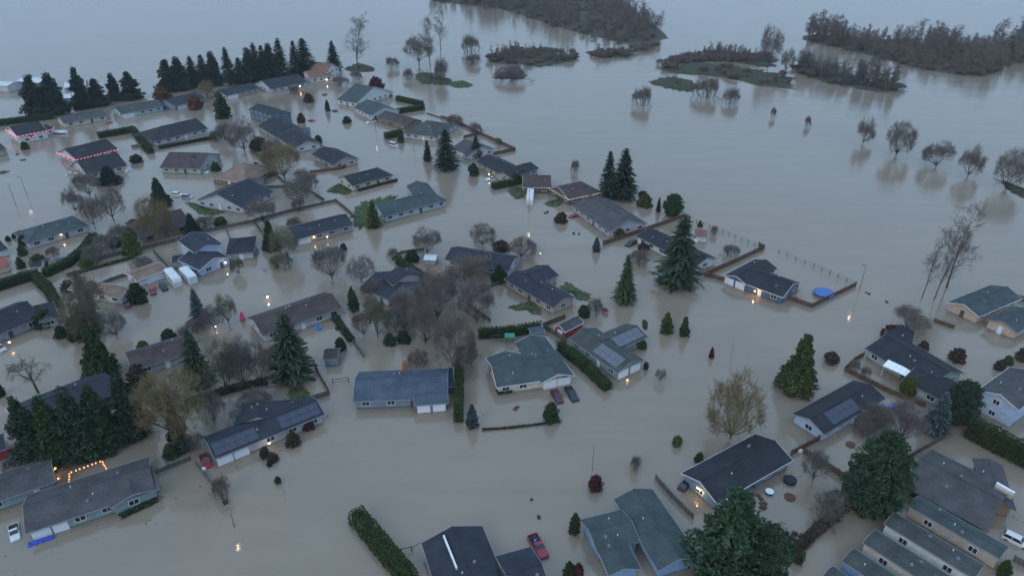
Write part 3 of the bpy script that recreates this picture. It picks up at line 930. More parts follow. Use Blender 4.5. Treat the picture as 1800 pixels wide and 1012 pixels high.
house('h8', 'teal U-shaped house with bright blue gable wall and brown courtyard at the bottom edge', [
    W(fl=(1079, 877), fr=(1147, 859), n=(1190, 993), r='W', win='', vents=1),
    W(fl=(1020, 913), fr=(1092, 895), n=(1100, 960), r='L', vents=2, win=''),
    W(nl=(1070, 1012), nr=(1127, 1000), f=(1030, 935), r='W', vents=2, win='')], 'teal', 'sky')
house('h9', 'dark charcoal gabled house behind the large tree with yellow light on its end wall', [
    W(fl=(1197, 831), fr=(1328, 762), n=(1395, 808), vents=3)], 'char', 'blue', trim='white')
house('h10', 'charcoal-roofed pale blue house with purple solar panels on its near slope', [
    W(fl=(1392, 727), fr=(1500, 668), n=(1557, 700), solar=((0, .18, .62, .15, .88, 2, S_),), vents=1)], 'char', 'lblue')
house('h11', 'dark stepped-roof mint-green house with white patio cover', [
    W(nl=(1520, 612), nr=(1630, 680), f=(1665, 638), vents=2),
    W(nl=(1585, 668), nr=(1690, 722), f=(1703, 682), vents=1),
    W(nl=(1552, 602), nr=(1602, 615), dep=9, r='W', vents=1, win='')], 'char', 'mint', trim='grey')
house('h12', 'two-storey light blue house with grey roof at the right edge', [
    W(nl=(1718, 686), nr=(1791, 721), f=(1768, 642), z=4.9, r='W', vents=3, p=.4, win='nl')], 'grey', 'lblue', trim='white', wd=1.1, wh=1.0)
house('h13', 'broad grey-roofed brown house with skylight box behind the mobile homes', [
    W(nl=(1584, 851), nr=(1730, 930), f=(1790, 865), vents=3, p=.3),
    W(fl=(1710, 806), fr=(1762, 818), n=(1720, 880), r='W', p=.38, vents=1, win=''),
    W(fl=(1652, 809), fr=(1690, 820), n=(1660, 870), r='W', p=.34, vents=0, win='')], 'grey', 'brown', trim='dark')
for k, (nl, fl, wl, lb) in enumerate([((1597, 889), (1617, 872), 'tan', 'tan mobile home with blue-grey roof beside the broad brown house'),
        ((1554, 920), (1574, 900), 'white', 'white mobile home, second of the row from the broad brown house'),
        ((1517, 953), (1540, 930), 'cream', 'cream mobile home, third of the row from the broad brown house'),
        ((1480, 985), (1504, 964), 'sky', 'sky blue mobile home, fourth of the row from the broad brown house'),
        ((1447, 1011), (1468, 996), 'lgrey', 'mobile home at the bottom edge, nearest the leafy hedge')]):
    nr = (nl[0] + 160 - 2 * k, nl[1] + 93 + 4 * k)
    house('m%d' % k, lb, [W(nl=nl, nr=nr, f=fl, z=2.6, p=.28, vents=3)], 'teal' if k == 0 else 'green', wl, name='mobile_home', cat='mobile home', over=.2, wgap=4.6, wd=1.2, trim='grey')
# right edge
house('h14', 'peach gabled house with grey-blue roof and glowing porch at the right', [
    W(nl=(1664, 531), nr=(1721, 557), f=(1775, 515), r='W', z=2.4, vents=2)], 'teal', 'peach', trim='white')
house('h15', 'smaller peach house cut by the right edge below the glowing porch', [
    W(nl=(1733, 562), nr=(1788, 585), f=(1812, 552), r='W', z=2.3, vents=1)], 'teal', 'peach')
house('h16', 'navy house with white garage doors and orange porch inside the fence with blue pool', [
    W(nl=(1297, 494), nr=(1376, 523), f=(1416, 500), vents=2, gar=()),
    W(nl=(1272, 484), nr=(1313, 501), f=(1340, 461), r='W', gar=(('n', .05, .42), ('n', .5, .88)), vents=1, win='')], 'char', 'navy', trim='white')
house('h17', 'long dark-roofed white house behind the tall conifer with black cars beside it', [
    W(nl=(1118, 415), nr=(1224, 468), f=(1256, 452), vents=3)], 'char', 'white')
house('h18', 'brown-grey roofed house with lit garage between red car and brown fence', [
    W(nl=(1005, 361), nr=(1071, 407), f=(1126, 385), vents=3)], 'grey', 'lilac', trim='grey')
house('h19', 'dark brown-roofed house with string-lit eaves and white motorhome', [
    W(nl=(964, 330), nr=(1000, 351), f=(1050, 333), r='W', ends='gh', vents=2),
    W(nl=(919, 330), nr=(970, 330), dep=13, vents=1)], 'brown', 'dark', trim='cream')
house('h20', 'dark L-shaped house with white trucks and round hedge in front', [
    W(nl=(836, 284), nr=(888, 311), f=(905, 290), vents=2),
    W(nl=(900, 315), nr=(948, 296), f=(935, 281), vents=1)], 'char', 'tan')
house('h21', 'grey-green hipped house in front of the brown shore fence', [
    W(nl=(708, 234), nr=(765, 241), f=(770, 214), vents=2, ends='hh')], 'green', 'lgrey')
house('h22', 'grey roof half hidden behind a conifer near the shore fence', [W(nl=(793, 260), nr=(824, 273), f=(830, 246), vents=1)], 'grey', 'lgrey')
house('h23', 'teal multi-gabled white house at the head of the flooded cul-de-sac', [
    W(nl=(591, 176), nr=(626, 182), f=(640, 150), vents=2),
    W(nl=(620, 189), nr=(652, 204), f=(668, 180), vents=1),
    W(nl=(654, 203), nr=(676, 199), f=(668, 183), r='W', vents=0)], 'teal', 'white', trim='white')
house('h24', 'brown-roofed house below the curved dark hedge near the white trucks', [W(nl=(661, 206), nr=(711, 221), f=(731, 209), vents=2)], 'brown', 'brown', trim='grey')
house('h25', 'two-storey navy blue house, topmost of the dark row on the street', [
    W(nl=(436, 193), nr=(478, 206), f=(486, 190), z=4.4, vents=1)], 'navy', 'navy')
house('h26', 'dark-roofed house below the two-storey navy one, with pale ridge trim', [W(nl=(452, 221), nr=(486, 241), f=(524, 222), vents=2)], 'char', 'grey')
house('h26b', 'dark-roofed house third in the row, with small blue roof beside it', [W(nl=(486, 240), nr=(517, 261), f=(553, 245), vents=2)], 'char', 'lgrey')
house('h27', 'tan-gabled house fourth in the dark row on the street', [W(nl=(547, 271), nr=(586, 290), f=(627, 277), vents=2)], 'char', 'tan')
house('h28', 'dark-roofed cream house with hedge along its long front wall', [W(nl=(619, 327), nr=(692, 308), f=(600, 310), vents=3, ends='gh')], 'char', 'cream')
house('h29', 'long blue-green roofed house with bright lawn at its back', [
    W(nl=(676, 381), nr=(786, 352), dep=11.5, ends='gh', vents=3),
    W(fl=(714, 327), fr=(752, 322), n=(735, 350), r='W', vents=0, win='')], 'teal', 'aqua')
house('h30', 'dark navy long house with lit porch across the street from the bright lawn', [W(nl=(521, 421), nr=(622, 395), f=(608, 374), gar=(('n', .02, .24),), vents=3)], 'navy', 'grey')
house('h31', 'navy-roofed pale grey house with wide front gable and white cars at its left', [W(nl=(344, 352), nr=(426, 366), f=(408, 325), r='W', vents=1)], 'navy', 'lgrey')
house('h32', 'rusty tan-roofed house with reddish walls', [W(nl=(371, 313), nr=(432, 322), f=(440, 287), ends='hh', vents=1)], 'tan', 'rust' if False else 'brown', trim='cream')
house('h33', 'brown-roofed house with pale green end gable', [W(nl=(280, 295), nr=(352, 297), f=(362, 269), vents=2)], 'brown', 'mint')
house('h34', 'wide dark-roofed grey house behind a low clipped hedge', [W(nl=(270, 249), nr=(366, 226), f=(350, 207), ends='hg', vents=3)], 'char', 'lgrey')
house('h35', 'dark two-part house outlined in pink string lights', [
    W(nl=(134, 281), nr=(208, 262), f=(187, 244), vents=1),
    W(nl=(152, 307), nr=(224, 291), f=(205, 268), vents=1, z=2.2)], 'char', 'lgrey')
house('h36', 'white house edged with pink string lights at far left', [
    W(nl=(10, 228), nr=(30, 240), f=(62, 218), r='W', z=3.6, vents=0),
    W(nl=(29, 240), nr=(55, 241), f=(80, 224), r='W', z=2.4, vents=1)], 'char', 'white', trim='white')
house('h37', 'grey-roofed house between the dark hedge and a red car, left of back row', [W(nl=(112, 217), nr=(190, 203), f=(186, 191), vents=2)], 'grey', 'cream')
house('h38', 'dark-roofed aqua house, second of the back row', [W(nl=(213, 201), nr=(288, 187), f=(277, 175), gar=(('n', .04, .3),), vents=2)], 'green', 'aqua')
house('h39', 'navy-roofed house between two rust-coloured shrubs, third of the back row', [W(nl=(307, 187), nr=(362, 172), f=(350, 160), gar=(('n', .1, .4),), vents=1)], 'navy', 'blue')
house('h40', 'navy-roofed house beneath the conifer row, fourth of the back row', [W(nl=(398, 169), nr=(456, 155), f=(446, 144), gar=(('n', .05, .35),), vents=1)], 'navy', 'tan')
house('h41', 'navy-roofed house beside the tall white one, fifth of the back row', [W(nl=(476, 157), nr=(540, 145), f=(530, 129), vents=1)], 'navy', 'lgrey')
house('h42', 'tall white house with rust-brown roofs at the end of the back row', [
    W(nl=(537, 123), nr=(574, 127), f=(566, 110), z=4.6, vents=0, p=.6),
    W(nl=(545, 139), nr=(586, 134), f=(583, 120), z=2.4, vents=0)], 'rust', 'white', trim='white')
# left middle
house('h43', 'teal-roofed house with lit porch beside the curved hedge at left', [
    W(nl=(48, 428), nr=(156, 396), f=(140, 376), ends='hh', vents=3)], 'teal', 'lgrey')
house('h44', 'brown house half hidden by the golden willow', [W(nl=(247, 419), nr=(338, 394), f=(318, 366), vents=1)], 'brown', 'brown', trim='dark')
house('h45', 'light blue split-level house with navy roofs beside the cargo trailer', [
    W(nl=(350, 475), nr=(406, 452), f=(330, 450), r='W', vents=0, z=2.4),
    W(nl=(340, 444), nr=(391, 428), f=(325, 420), r='W', vents=1, z=4.6, win='n')], 'navy', 'lblue', trim='white')
house('h46', 'small navy-roofed house right of the light blue split-level', [W(nl=(396, 448), nr=(446, 443), f=(428, 417), ends='hh', vents=0)], 'char', 'lgrey')
house('h47', 'rust-roofed house with bold white fascia beside the motorhome', [
    W(nl=(240, 494), nr=(296, 473), f=(226, 478), vents=0, gar=(('n', .3, .95),), p=.25),
    W(nl=(212, 524), nr=(240, 506), dep=17, r='W', vents=1)], 'tan', 'white', trim='white')
house('h48', 'dark house with hipped wing cut by the left edge below the dark hedge', [
    W(nl=(-45, 606), nr=(76, 556), f=(40, 527), vents=2),
    W(nl=(68, 568), nr=(104, 558), f=(88, 530), r='W', vents=0, ends='gh')], 'char', 'grey')
house('h49', 'long navy-roofed house behind the dark evergreens at left', [W(fl=(11, 717), fr=(178, 652), n=(30, 762), vents=2)], 'navy', 'dark', trim='dark')
house('h50', 'long brown-grey roofed house under the conifers with white near eave', [W(nl=(232, 652), nr=(352, 615), f=(345, 582), vents=2)], 'brown', 'grey')
house('h51', 'long brown-roofed house with orange porch light and pink inflatable at its left end', [W(nl=(462, 590), nr=(602, 541), f=(573, 512), vents=4)], 'brown', 'lgrey')
house('h52', 'grey two-level gabled house wrapped in bare trees', [
    W(nl=(632, 505), nr=(682, 527), f=(746, 499), vents=1),
    W(nl=(672, 488), nr=(690, 500), f=(735, 478), z=4.8, vents=1, win='nr')], 'navy', 'lilac')
house('h53', 'long navy house among bare trees with pale right gable', [W(nl=(781, 456), nr=(894, 476), f=(908, 450), vents=4)], 'navy', 'lgrey', trim='grey')
house('h54', 'navy T-shaped house with tan gable beside the small lawns', [
    W(nl=(886, 491), nr=(972, 541), f=(1012, 523), vents=3),
    W(nl=(948, 500), nr=(983, 484), f=(945, 465), r='L', vents=0)], 'navy', 'tan')
# sheds and far barns
def shed(key, lb, rf, wl, w_, **kw):
    w_['vents'] = 0; w_['win'] = kw.pop('win', '')
    house(key, lb, [w_], rf, wl, name=kw.pop('name', 'shed'), cat=kw.pop('cat', 'shed'), over=.25, **kw)
shed('s1', 'small brown-roofed garden shed standing alone in water right of the broad conifer', 'brown', 'blue', W(nl=(568, 632), nr=(594, 631), f=(583, 612), z=2.0, p=.5), win='n', wd=.9, wh=.7, wz=1.2)
shed('s2', 'small brown-roofed shed beside white tarps inside the wire fence', 'rust', 'white', W(nl=(1221, 415), nr=(1243, 417), f=(1240, 404), z=2.0, p=.3))
shed('s3', 'pale blue garden shed between bare trees behind the navy house', 'metal', 'grey', W(nl=(744, 457), nr=(766, 458), f=(765, 447), z=1.8, p=.3))
shed('s4', 'small white shed under the dark hedge corner at left', 'char', 'white', W(nl=(52, 470), nr=(72, 468), f=(66, 456), z=2.0, p=.4))
shed('s5', 'blue-grey shed roof between the spiky hedge and the teal-roofed house', 'blue', 'blue', W(nl=(934, 587), nr=(958, 583), f=(950, 573), z=2.0, p=.3))
shed('s6', 'dark shed beside the tall narrow hedge and the plain blue house', 'navy', 'dark', W(nl=(787, 680), nr=(799, 679), f=(799, 645), z=1.8, p=.3))
shed('b1', 'long pale-roofed far barn standing alone in the flood at upper left', 'metal', 'dark', W(nl=(28, 143), nr=(68, 146), f=(66, 136), z=4.0, p=.25), name='barn', cat='barn')
shed('b2', 'pale barn cut by the left edge near the top left corner', 'metal', 'lgrey', W(nl=(-12, 150), nr=(12, 152), f=(10, 143), z=3.5, p=.25), name='barn', cat='barn')
shed('b3', 'low pale barn glimpsed between the dark conifers at upper left', 'metal', 'grey', W(nl=(112, 155), nr=(150, 152), f=(148, 142), z=3.5, p=.25), name='barn', cat='barn')
shed('b4', 'second low pale barn behind the conifers, nearer the houses', 'metal', 'grey', W(nl=(112, 174), nr=(145, 170), f=(143, 162), z=3.0, p=.25), name='barn', cat='barn')
shed('e1', 'dark roof at the left edge right above the reddish roof', 'navy', 'white', W(nl=(-14, 446), nr=(14, 437), f=(8, 420), z=2.3, p=.4), name='house', cat='house')
shed('e2', 'reddish roof at the left edge below the dark one', 'red', 'peach', W(nl=(-14, 474), nr=(18, 464), f=(8, 448), z=2.2, p=.35), name='house', cat='house')
shed('e3', 'dark house corner with red door cut by the left edge beside the evergreens', 'navy', 'red', W(nl=(-22, 800), nr=(12, 788), f=(2, 762), z=2.2, p=.35), name='house', cat='house')
shed('e4', 'tan house corner at the left edge below the pink-lit white house', 'brown', 'tan', W(nl=(-14, 268), nr=(12, 262), f=(10, 250), z=2.4, p=.35), name='house', cat='house')

shed('s7', 'grey garden shed right of the rusty tan-roofed house', 'grey', 'grey', W(nl=(430, 322), nr=(456, 322), f=(455, 312), z=2.0, p=.3))
shed('s8', 'small blue roof between the third dark house and the street', 'blue', 'blue', W(nl=(527, 232), nr=(546, 230), f=(545, 224), z=2.2, p=.3))
shed('s9', 'low blue-grey shed in the curved hedge yard', 'blue', 'grey', W(nl=(98, 462), nr=(118, 457), f=(116, 450), z=1.6, p=.25))
shed('s10', 'low dark lean-to at the right end of the dark L-shaped house', 'grey', 'tan', W(nl=(930, 318), nr=(952, 312), f=(948, 302), z=2.0, p=.2))
shed('s11', 'small pale shed roof at the left gable of the grey two-level house', 'blue', 'lgrey', W(nl=(735, 505), nr=(752, 503), f=(750, 493), z=2.0, p=.3))
shed('s12', 'dark lean-to roof behind the trailer of the rust-roofed house', 'char', 'grey', W(nl=(302, 462), nr=(332, 458), f=(328, 446), z=2.1, p=.25))
shed('s13', 'low rust-brown shed among the bare trees beside the green conifer', 'rust', 'brown', W(nl=(382, 640), nr=(402, 634), f=(398, 620), z=1.9, p=.3))
# ------------------------------------------------------------------ trees, shrubs, hedges, woods
ORD = ['first', 'second', 'third', 'fourth', 'fifth', 'sixth', 'seventh', 'eighth', 'ninth', 'tenth', 'eleventh', 'twelfth', 'thirteenth', 'fourteenth', 'fifteenth', 'sixteenth']
T = tree
# dark conifers at upper left
for k, (u, v, t, w_) in enumerate([(70, 203, 132, 48), (102, 200, 130, 46), (148, 190, 120, 36), (176, 186, 138, 36), (205, 176, 130, 28), (233, 174, 127, 40)]):
    T('pine', u, v, t, w_ * 1.15, 'dark conifer, %s from the left of the six at upper left' % ORD[k], 'dark', group='six conifers at upper left')
for k, (u, v, t, w_) in enumerate([(300, 160, 105, 32), (320, 158, 102, 34), (343, 152, 98, 26), (362, 150, 95, 26), (380, 150, 92, 28), (406, 148, 82, 26), (425, 147, 100, 24), (443, 146, 86, 28), (455, 144, 74, 26), (468, 144, 78, 26), (480, 142, 78, 28), (498, 142, 66, 30), (523, 138, 70, 24), (539, 134, 66, 36)]):
    T('pine' if k in (0, 1, 4, 7, 10) else 'conifer', u, v, t, w_ * 1.4, 'dark conifer, %s from the left in the long row behind the back houses' % ORD[k], 'dark', group='conifer row behind the back houses')
T('conifer', 588, 124, 71, 34, 'lone dark conifer right of the tall white house', 'dark')
T('column', 393, 207, 162, 28, 'dense dark columnar evergreen standing in the flooded back street', 'fir', name='columnar_tree')
T('conifer', 785, 296, 226, 50, 'broad dark conifer in front of the shore fence, middle of three', 'dark')
T('slim', 752, 283, 246, 17, 'slim dark conifer left of the broad one by the shore fence', 'dark')
T('conifer', 837, 276, 236, 26, 'dark conifer at the inner corner of the shore fence, right of three', 'dark')
T('conifer', 1068, 347, 264, 42, 'left of the two tall dark conifers beside the string-lit house', 'dark')
T('conifer', 1094, 347, 260, 58, 'right of the two tall dark conifers beside the string-lit house', 'dark')
T('broad', 1182, 378, 342, 38, 'round dark green tree at the top corner of the brown fence', 'green')
T('slim', 1157, 372, 346, 10, 'thin dark cypress left of the round tree at the fence corner', 'dark')
T('conifer', 1190, 497, 378, 86, 'tall dark conifer standing before the long white house', 'fir')
T('spruce', 1098, 530, 445, 46, 'bright green conifer standing alone left of the tall dark one', 'mid')
T('column', 1171, 583, 550, 23, 'olive conical shrub, left of a pair standing in open water', 'olive')
T('flame', 1202, 589, 557, 22, 'dark pointed shrub, right of a pair standing in open water', 'mid')
T('cedar', 1398, 683, 590, 70, 'olive-green broad evergreen standing alone in open water', 'olive')
T('river', 1284, 770, 660, 98, 'golden bare willow standing alone in open water', 'yellow')
T('egg', 1531, 888, 760, 108, 'huge dense dark green tree behind the mobile homes', 'deep')
T('pine', 1272, 1016, 864, 156, 'big leafy dark tree at the bottom edge in front of the charcoal house', 'deep')
T('lobed', 1340, 1034, 922, 84, 'smaller leafy tree leaning against the big bottom-edge tree', 'deep')
T('spruce', 1641, 756, 688, 56, 'pale blue spruce beside the mint-green house', 'blue')
T('broad', 1680, 742, 672, 62, 'dark green tree behind the pale blue spruce', 'fir')
T('willow', 1580, 782, 712, 76, 'misty grey-purple bare tree left of the blue spruce', 'purple')
T('brush', 1532, 745, 715, 60, 'brown bare shrubs along the wall of the pale blue solar house', 'brown', cat='shrub')
T('river', 1594, 583, 540, 70, 'round bare tree behind the dark stepped-roof house', 'brown')
T('poplar', 1620, 524, 398, 30, 'left of the three tall bare poplars in the flood at right', 'grey')
T('poplar', 1642, 526, 385, 42, 'middle of the three tall bare poplars in the flood at right', 'brown')
T('poplar', 1664, 506, 360, 54, 'right and tallest of the three bare poplars in the flood', 'brown')
for k, (u, v, t, w_) in enumerate([(1517, 252, 207, 32), (1575, 273, 214, 50), (1645, 293, 248, 52), (1701, 310, 256, 42), (1768, 331, 262, 58)]):
    T('river', u, v, t, w_, 'bare tree, %s from the left in the row of five in open water at right' % ORD[k], 'brown', group='row of five bare trees')
T('brush', 1358, 207, 188, 10, 'tiny drowned treetop left of two in open water', 'brown', cat='shrub')
T('brush', 1418, 222, 203, 12, 'tiny drowned treetop right of two in open water', 'brown', cat='shrub')
T('brush', 1128, 185, 152, 36, 'lone twiggy clump in open water below the far islets', 'brown', cat='shrub')
T('poplar', 630, 124, 24, 50, 'tall bare tree on its own islet behind the lone conifer', 'brown')
T('bare', 737, 114, 60, 52, 'spreading bare tree at the left of the far islet group', 'mossy')
T('poplar', 757, 118, 24, 34, 'tall mossy poplar on the left far islet', 'mossy')
T('poplar', 775, 90, 16, 26, 'thin tall poplar behind the left far islet', 'brown')
T('brush', 828, 92, 60, 34, 'dark rounded thicket right of the mossy poplar', 'brown', cat='shrub')
T('brush', 832, 113, 94, 26, 'small round thicket below the dark rounded one', 'brown', cat='shrub')
T('brush', 717, 139, 119, 20, 'small brown bush in water left of the grassy islet', 'brown', cat='shrub')
T('brush', 897, 140, 114, 58, 'low brushy clump on the reed islet', 'purple', cat='shrub')
T('brush', 778, 143, 100, 30, 'upright bare shrub on the grassy islet', 'brown', cat='shrub')
T('ball', 662, 160, 136, 28, 'reddish bushy tree at the end of the multi-gabled house', 'red', name='bushy_tree')
T('brush', 1283, 181, 152, 34, 'lone bush in water right of the low green islet', 'brown', cat='shrub')
T('brush', 1240, 170, 135, 50, 'brown bush at the right end of the low green islet', 'brown', cat='shrub')
T('bare', 1350, 118, 44, 40, 'tallest bare tree on the long green islet', 'brown')
T('bare', 1380, 128, 85, 26, 'small bare tree at the right end of the long green islet', 'brown')
# rust shrubs by the back row
T('ball', 287, 178, 155, 30, 'rust-coloured bush left of the navy house in the back row', 'rust')
T('ball', 345, 192, 168, 26, 'rust-coloured bush in front of the navy house in the back row', 'rust')
T('bare', 365, 172, 142, 32, 'rusty bare tree between two navy houses in the back row', 'yellow')
# left middle
T('river', 158, 344, 302, 42, 'dark bare tree below the pink-lit house', 'grey')
T('cedar', 194, 322, 292, 44, 'dark evergreen clump in front of the pink-lit house', 'dark')
T('river', 133, 372, 328, 34, 'small bare tree at left in open street water', 'brown')
T('bare', 168, 402, 346, 38, 'pale grey bare tree behind the teal-roofed house', 'grey')
T('bare', 200, 388, 330, 52, 'ivy-clad brown bare tree beside the pale grey one', 'brown')
T('cedar', 284, 362, 314, 38, 'olive conifer above the golden willow at left', 'fir')
T('river', 278, 420, 346, 62, 'golden brown willow in front of the brown house', 'yellow')
T('ball', 234, 446, 408, 30, 'bright yellow-green round shrub by the long back fence', 'lime')
T('river', 430, 266, 207, 50, 'brown bare tree left of the dark street row', 'brown')
T('river', 500, 313, 250, 68, 'golden-brown round tree behind the tan-gabled house', 'yellow')
T('bare', 527, 362, 312, 50, 'dark bare tree at the fence corner above the navy long house', 'grey')
T('river', 463, 390, 346, 50, 'bare tree with green base by the back fence', 'brown')
T('cedar', 478, 438, 388, 34, 'dark evergreen left of the navy long house', 'fir')
T('bare', 505, 458, 396, 56, 'brown bare tree overlapping the navy long house', 'mossy')
T('conifer', 657, 398, 352, 32, 'olive conifer before the blue-green roofed house', 'olive')
T('river', 584, 490, 428, 58, 'tall grey bare tree above the long brown-roofed house', 'grey')
T('bare', 636, 496, 454, 52, 'pinkish spreading bare tree beside the grey two-level house', 'purple')
T('river', 752, 446, 400, 52, 'round bare tree in mid-street water behind the blue shed', 'grey')
T('river', 848, 432, 395, 50, 'round bare tree behind the long navy house', 'brown')
T('river', 916, 452, 418, 56, 'flat bare tree at the right end of the long navy house', 'brown')
for k, (u, v, t, w_, c, lb) in enumerate([(770, 562, 470, 74, 'purple', 'purple-brown bare tree at the left of the dense thicket'), (822, 525, 448, 84, 'brown', 'spreading grey bare tree above the walled pond yard'),
        (800, 650, 552, 74, 'brown', 'mossy bare tree at the top of the tall narrow hedge'), (748, 604, 528, 64, 'brown', 'brown bare tree in the middle of the dense thicket'),
        (838, 566, 492, 72, 'purple', 'purple bare tree right of the dense thicket middle'), (664, 592, 518, 56, 'mossy', 'mossy forked tree below the grey two-level house'),
        (728, 580, 512, 50, 'grey', 'thin grey bare tree right of the mossy forked one'), (640, 590, 545, 36, 'brown', 'low brown tree right of the long brown-roofed house')]):
    T('river', u, v, t, w_, lb, c)
T('ball', 710, 600, 582, 24, 'dark green shrub among the flooded thicket trunks', 'fir')
T('ball', 686, 604, 588, 22, 'round dark shrub left of the one among thicket trunks', 'fir')
T('column', 622, 545, 505, 20, 'green ivy column at the right end of the long brown-roofed house', 'mid')
T('river', 168, 586, 482, 92, 'large feathery grey-green tree before the rust-roofed house', 'mossy')
T('slim', 160, 560, 472, 30, 'thin conifer top rising from the feathery grey-green tree', 'larch')
T('ball', 150, 588, 552, 50, 'green bush under the feathery grey-green conifer', 'fir')
T('cedar', 182, 660, 572, 64, 'dark green cypress-like tree left of the brown-grey house', 'mid')
T('snag', 68, 690, 628, 70, 'wide bare tree standing in street water at left', 'brown')
T('conifer', 352, 566, 506, 36, 'small bluish conifer beside the street at left centre', 'blue')
T('bare', 403, 570, 516, 34, 'small ivy-green bare tree right of the bluish conifer', 'mossy')
T('bare', 378, 580, 535, 40, 'small grey bare tree between the bluish conifer and the ivy one', 'grey')
T('conifer', 352, 674, 576, 58, 'green conifer in front of the brown-grey house', 'fir')
T('conifer', 516, 662, 546, 82, 'broad dark conifer in front of the long brown-roofed house', 'fir')
for k, (u, v, t, w_, c, lb) in enumerate([(400, 690, 600, 60, 'mossy', 'mossy bare tree right of the green conifer'), (432, 684, 596, 60, 'grey', 'grey bare tree left of the broad dark conifer'),
        (462, 676, 600, 46, 'brown', 'thin brown bare tree touching the broad dark conifer'), (378, 745, 690, 50, 'grey', 'grey bare shrub tree behind the solar-panelled house')]):
    T('bare', u, v, t, w_, lb, c)
T('ball', 248, 680, 645, 40, 'brown-orange bush at the near wall of the brown-grey house', 'brown')
T('willow', 316, 778, 656, 122, 'big golden willow with ivy-covered trunk', 'yellow')
T('column', 320, 792, 715, 40, 'ivy mass around the trunk of the big golden willow', 'fir', name='ivy_bush', cat='shrub')
for k, (u, v, t, w_, c) in enumerate([(66, 808, 700, 62, 'fir'), (108, 806, 692, 66, 'mid'), (150, 800, 690, 70, 'fir'), (188, 782, 676, 70, 'mid'), (236, 762, 658, 66, 'fir')]):
    T(['pine', 'cedar', 'pine', 'cedar', 'pine'][k], u, v, t + (0, 8, -4, 6, 0)[k], w_ * 1.15, 'dark evergreen, %s from the left of the five before the long navy house' % ORD[k], c, group='five dark evergreens')
# small shrubs
T('flame', 830, 748, 712, 26, 'small bluish cone at the foot of the tall narrow hedge', 'blue')
T('ball', 968, 738, 708, 28, 'small dark green tree at the corner of the low front fence', 'mid', name='small_tree')
T('column', 1010, 934, 902, 22, 'oval clipped shrub left of the teal U-shaped house', 'hedge')
T('ball', 1046, 858, 836, 26, 'dark red shrub below a thin pole', 'red')
T('brush', 1118, 826, 800, 22, 'small grey shrub in open water right of the thin pole', 'grey', cat='shrub')
T('ball', 1190, 782, 766, 17, 'bright yellow-green shrub in open water', 'lime')
T('ball', 1228, 810, 796, 16, 'dark ball shrub at the back wall of the charcoal house', 'hedge')
T('flame', 1048, 441, 418, 17, 'bluish small cone at the end of the brown fence', 'blue')
T('ball', 1026, 555, 537, 20, 'clipped dark ball shrub beside a bare bush', 'fir')
T('brush', 1045, 552, 525, 30, 'tan bare bush between the ball shrub and a red umbrella', 'grey', cat='shrub')
T('ball', 599, 614, 595, 20, 'round green shrub above the brown garden shed', 'mid')
T('ball', 1460, 636, 620, 26, 'dark brown shrub in water right of the olive evergreen', 'brown')
T('ball', 1681, 633, 613, 26, 'dark brown shrub in water right of the dark stepped roof', 'brown')
T('ball', 1622, 614, 600, 18, 'dark round shrub at the far corner of the stepped roof', 'brown')
T('ball', 1562, 592, 572, 26, 'dark reddish shrub beside the round bare tree', 'red')
T('ball', 1595, 690, 664, 28, 'bright green shrub below the white patio cover', 'lime')
T('flame', 1250, 628, 610, 11, 'tiny dark red shrub alone in open water', 'red')
T('bare', 1160, 670, 648, 20, 'tiny bare sapling right of the pale solar arrays', 'grey', cat='shrub')
T('ball', 1133, 362, 344, 26, 'yellow-green shrub behind the two tall conifers', 'olive')
T('ball', 1128, 612, 598, 18, 'green shrub at the wall below the pale solar array', 'mid')
T('flame', 1230, 398, 388, 11, 'tiny cone shrub above the brown shed in the wire fence', 'olive')
T('ball', 832, 308, 288, 20, 'dark round shrub left of the dark L-shaped house', 'fir')
T('column', 576, 195, 176, 10, 'dark columnar shrub in the cul-de-sac water', 'fir')
T('ball', 543, 180, 165, 18, 'brown bush in the cul-de-sac water', 'brown')
T('ball', 530, 215, 200, 14, 'reddish tree beside parked cars on the street', 'red')
T('ball', 880, 440, 424, 30, 'dark evergreen mound under the round bare tree', 'brown')
T('cedar', 878, 493, 465, 32, 'green shrub mass at the corner of the T-shaped house', 'mid')
T('ball', 725, 458, 440, 26, 'dark shrub left of the pale blue shed', 'fir')
T('ball', 1000, 1012, 990, 22, 'clipped shrub at the bottom edge near the courtyard', 'hedge')
T('ball', 1016, 1016, 990, 18, 'dark red shrub at the bottom edge near the courtyard', 'red')
T('brush', 1448, 905, 868, 62, 'dark bare shrub row above the leafy bottom hedge', 'grey', cat='shrub')
T('bare', 1428, 845, 795, 50, 'small bare tree in the yard of round tables', 'grey')
T('brush', 395, 870, 835, 36, 'bare shrub on the thin fence left of the street light', 'brown', cat='shrub')
T('ball', 466, 802, 786, 18, 'round dark shrub in front of the solar-panelled house', 'fir')
T('ball', 516, 780, 762, 26, 'brown shrub under the lilac wall', 'brown')
T('ball', 542, 752, 736, 24, 'dark red shrub under the lilac wall', 'red')
T('ball', 480, 808, 796, 20, 'low dark shrub at the corner of the solar-panelled front', 'brown')
T('ball', 489, 848, 838, 12, 'small dark shrub in open water below the solar-panelled house', 'fir')
T('ball', 474, 818, 811, 9, 'smallest dark shrub in a line below the solar house', 'fir')
T('ball', 908, 322, 306, 20, 'rounded shrub left of the white motorhome', 'hedge')
T('ball', 1070, 378, 366, 14, 'green shrub behind the brown-grey roof', 'olive')
T('ball', 1088, 414, 402, 20, 'yellowish shrub at the lit garage corner', 'olive')
T('brush', 1128, 462, 440, 44, 'dark brush left of the tall dark conifer foot', 'brown', cat='shrub')
T('ball', 44, 430, 414, 20, 'dark shrub at the left end of the teal-roofed house', 'fir')
T('ball', 80, 570, 548, 36, 'green round bush in front of the hipped wing at left', 'mid')
T('column', 38, 470, 452, 16, 'dark oval shrub beside the small white shed', 'fir')
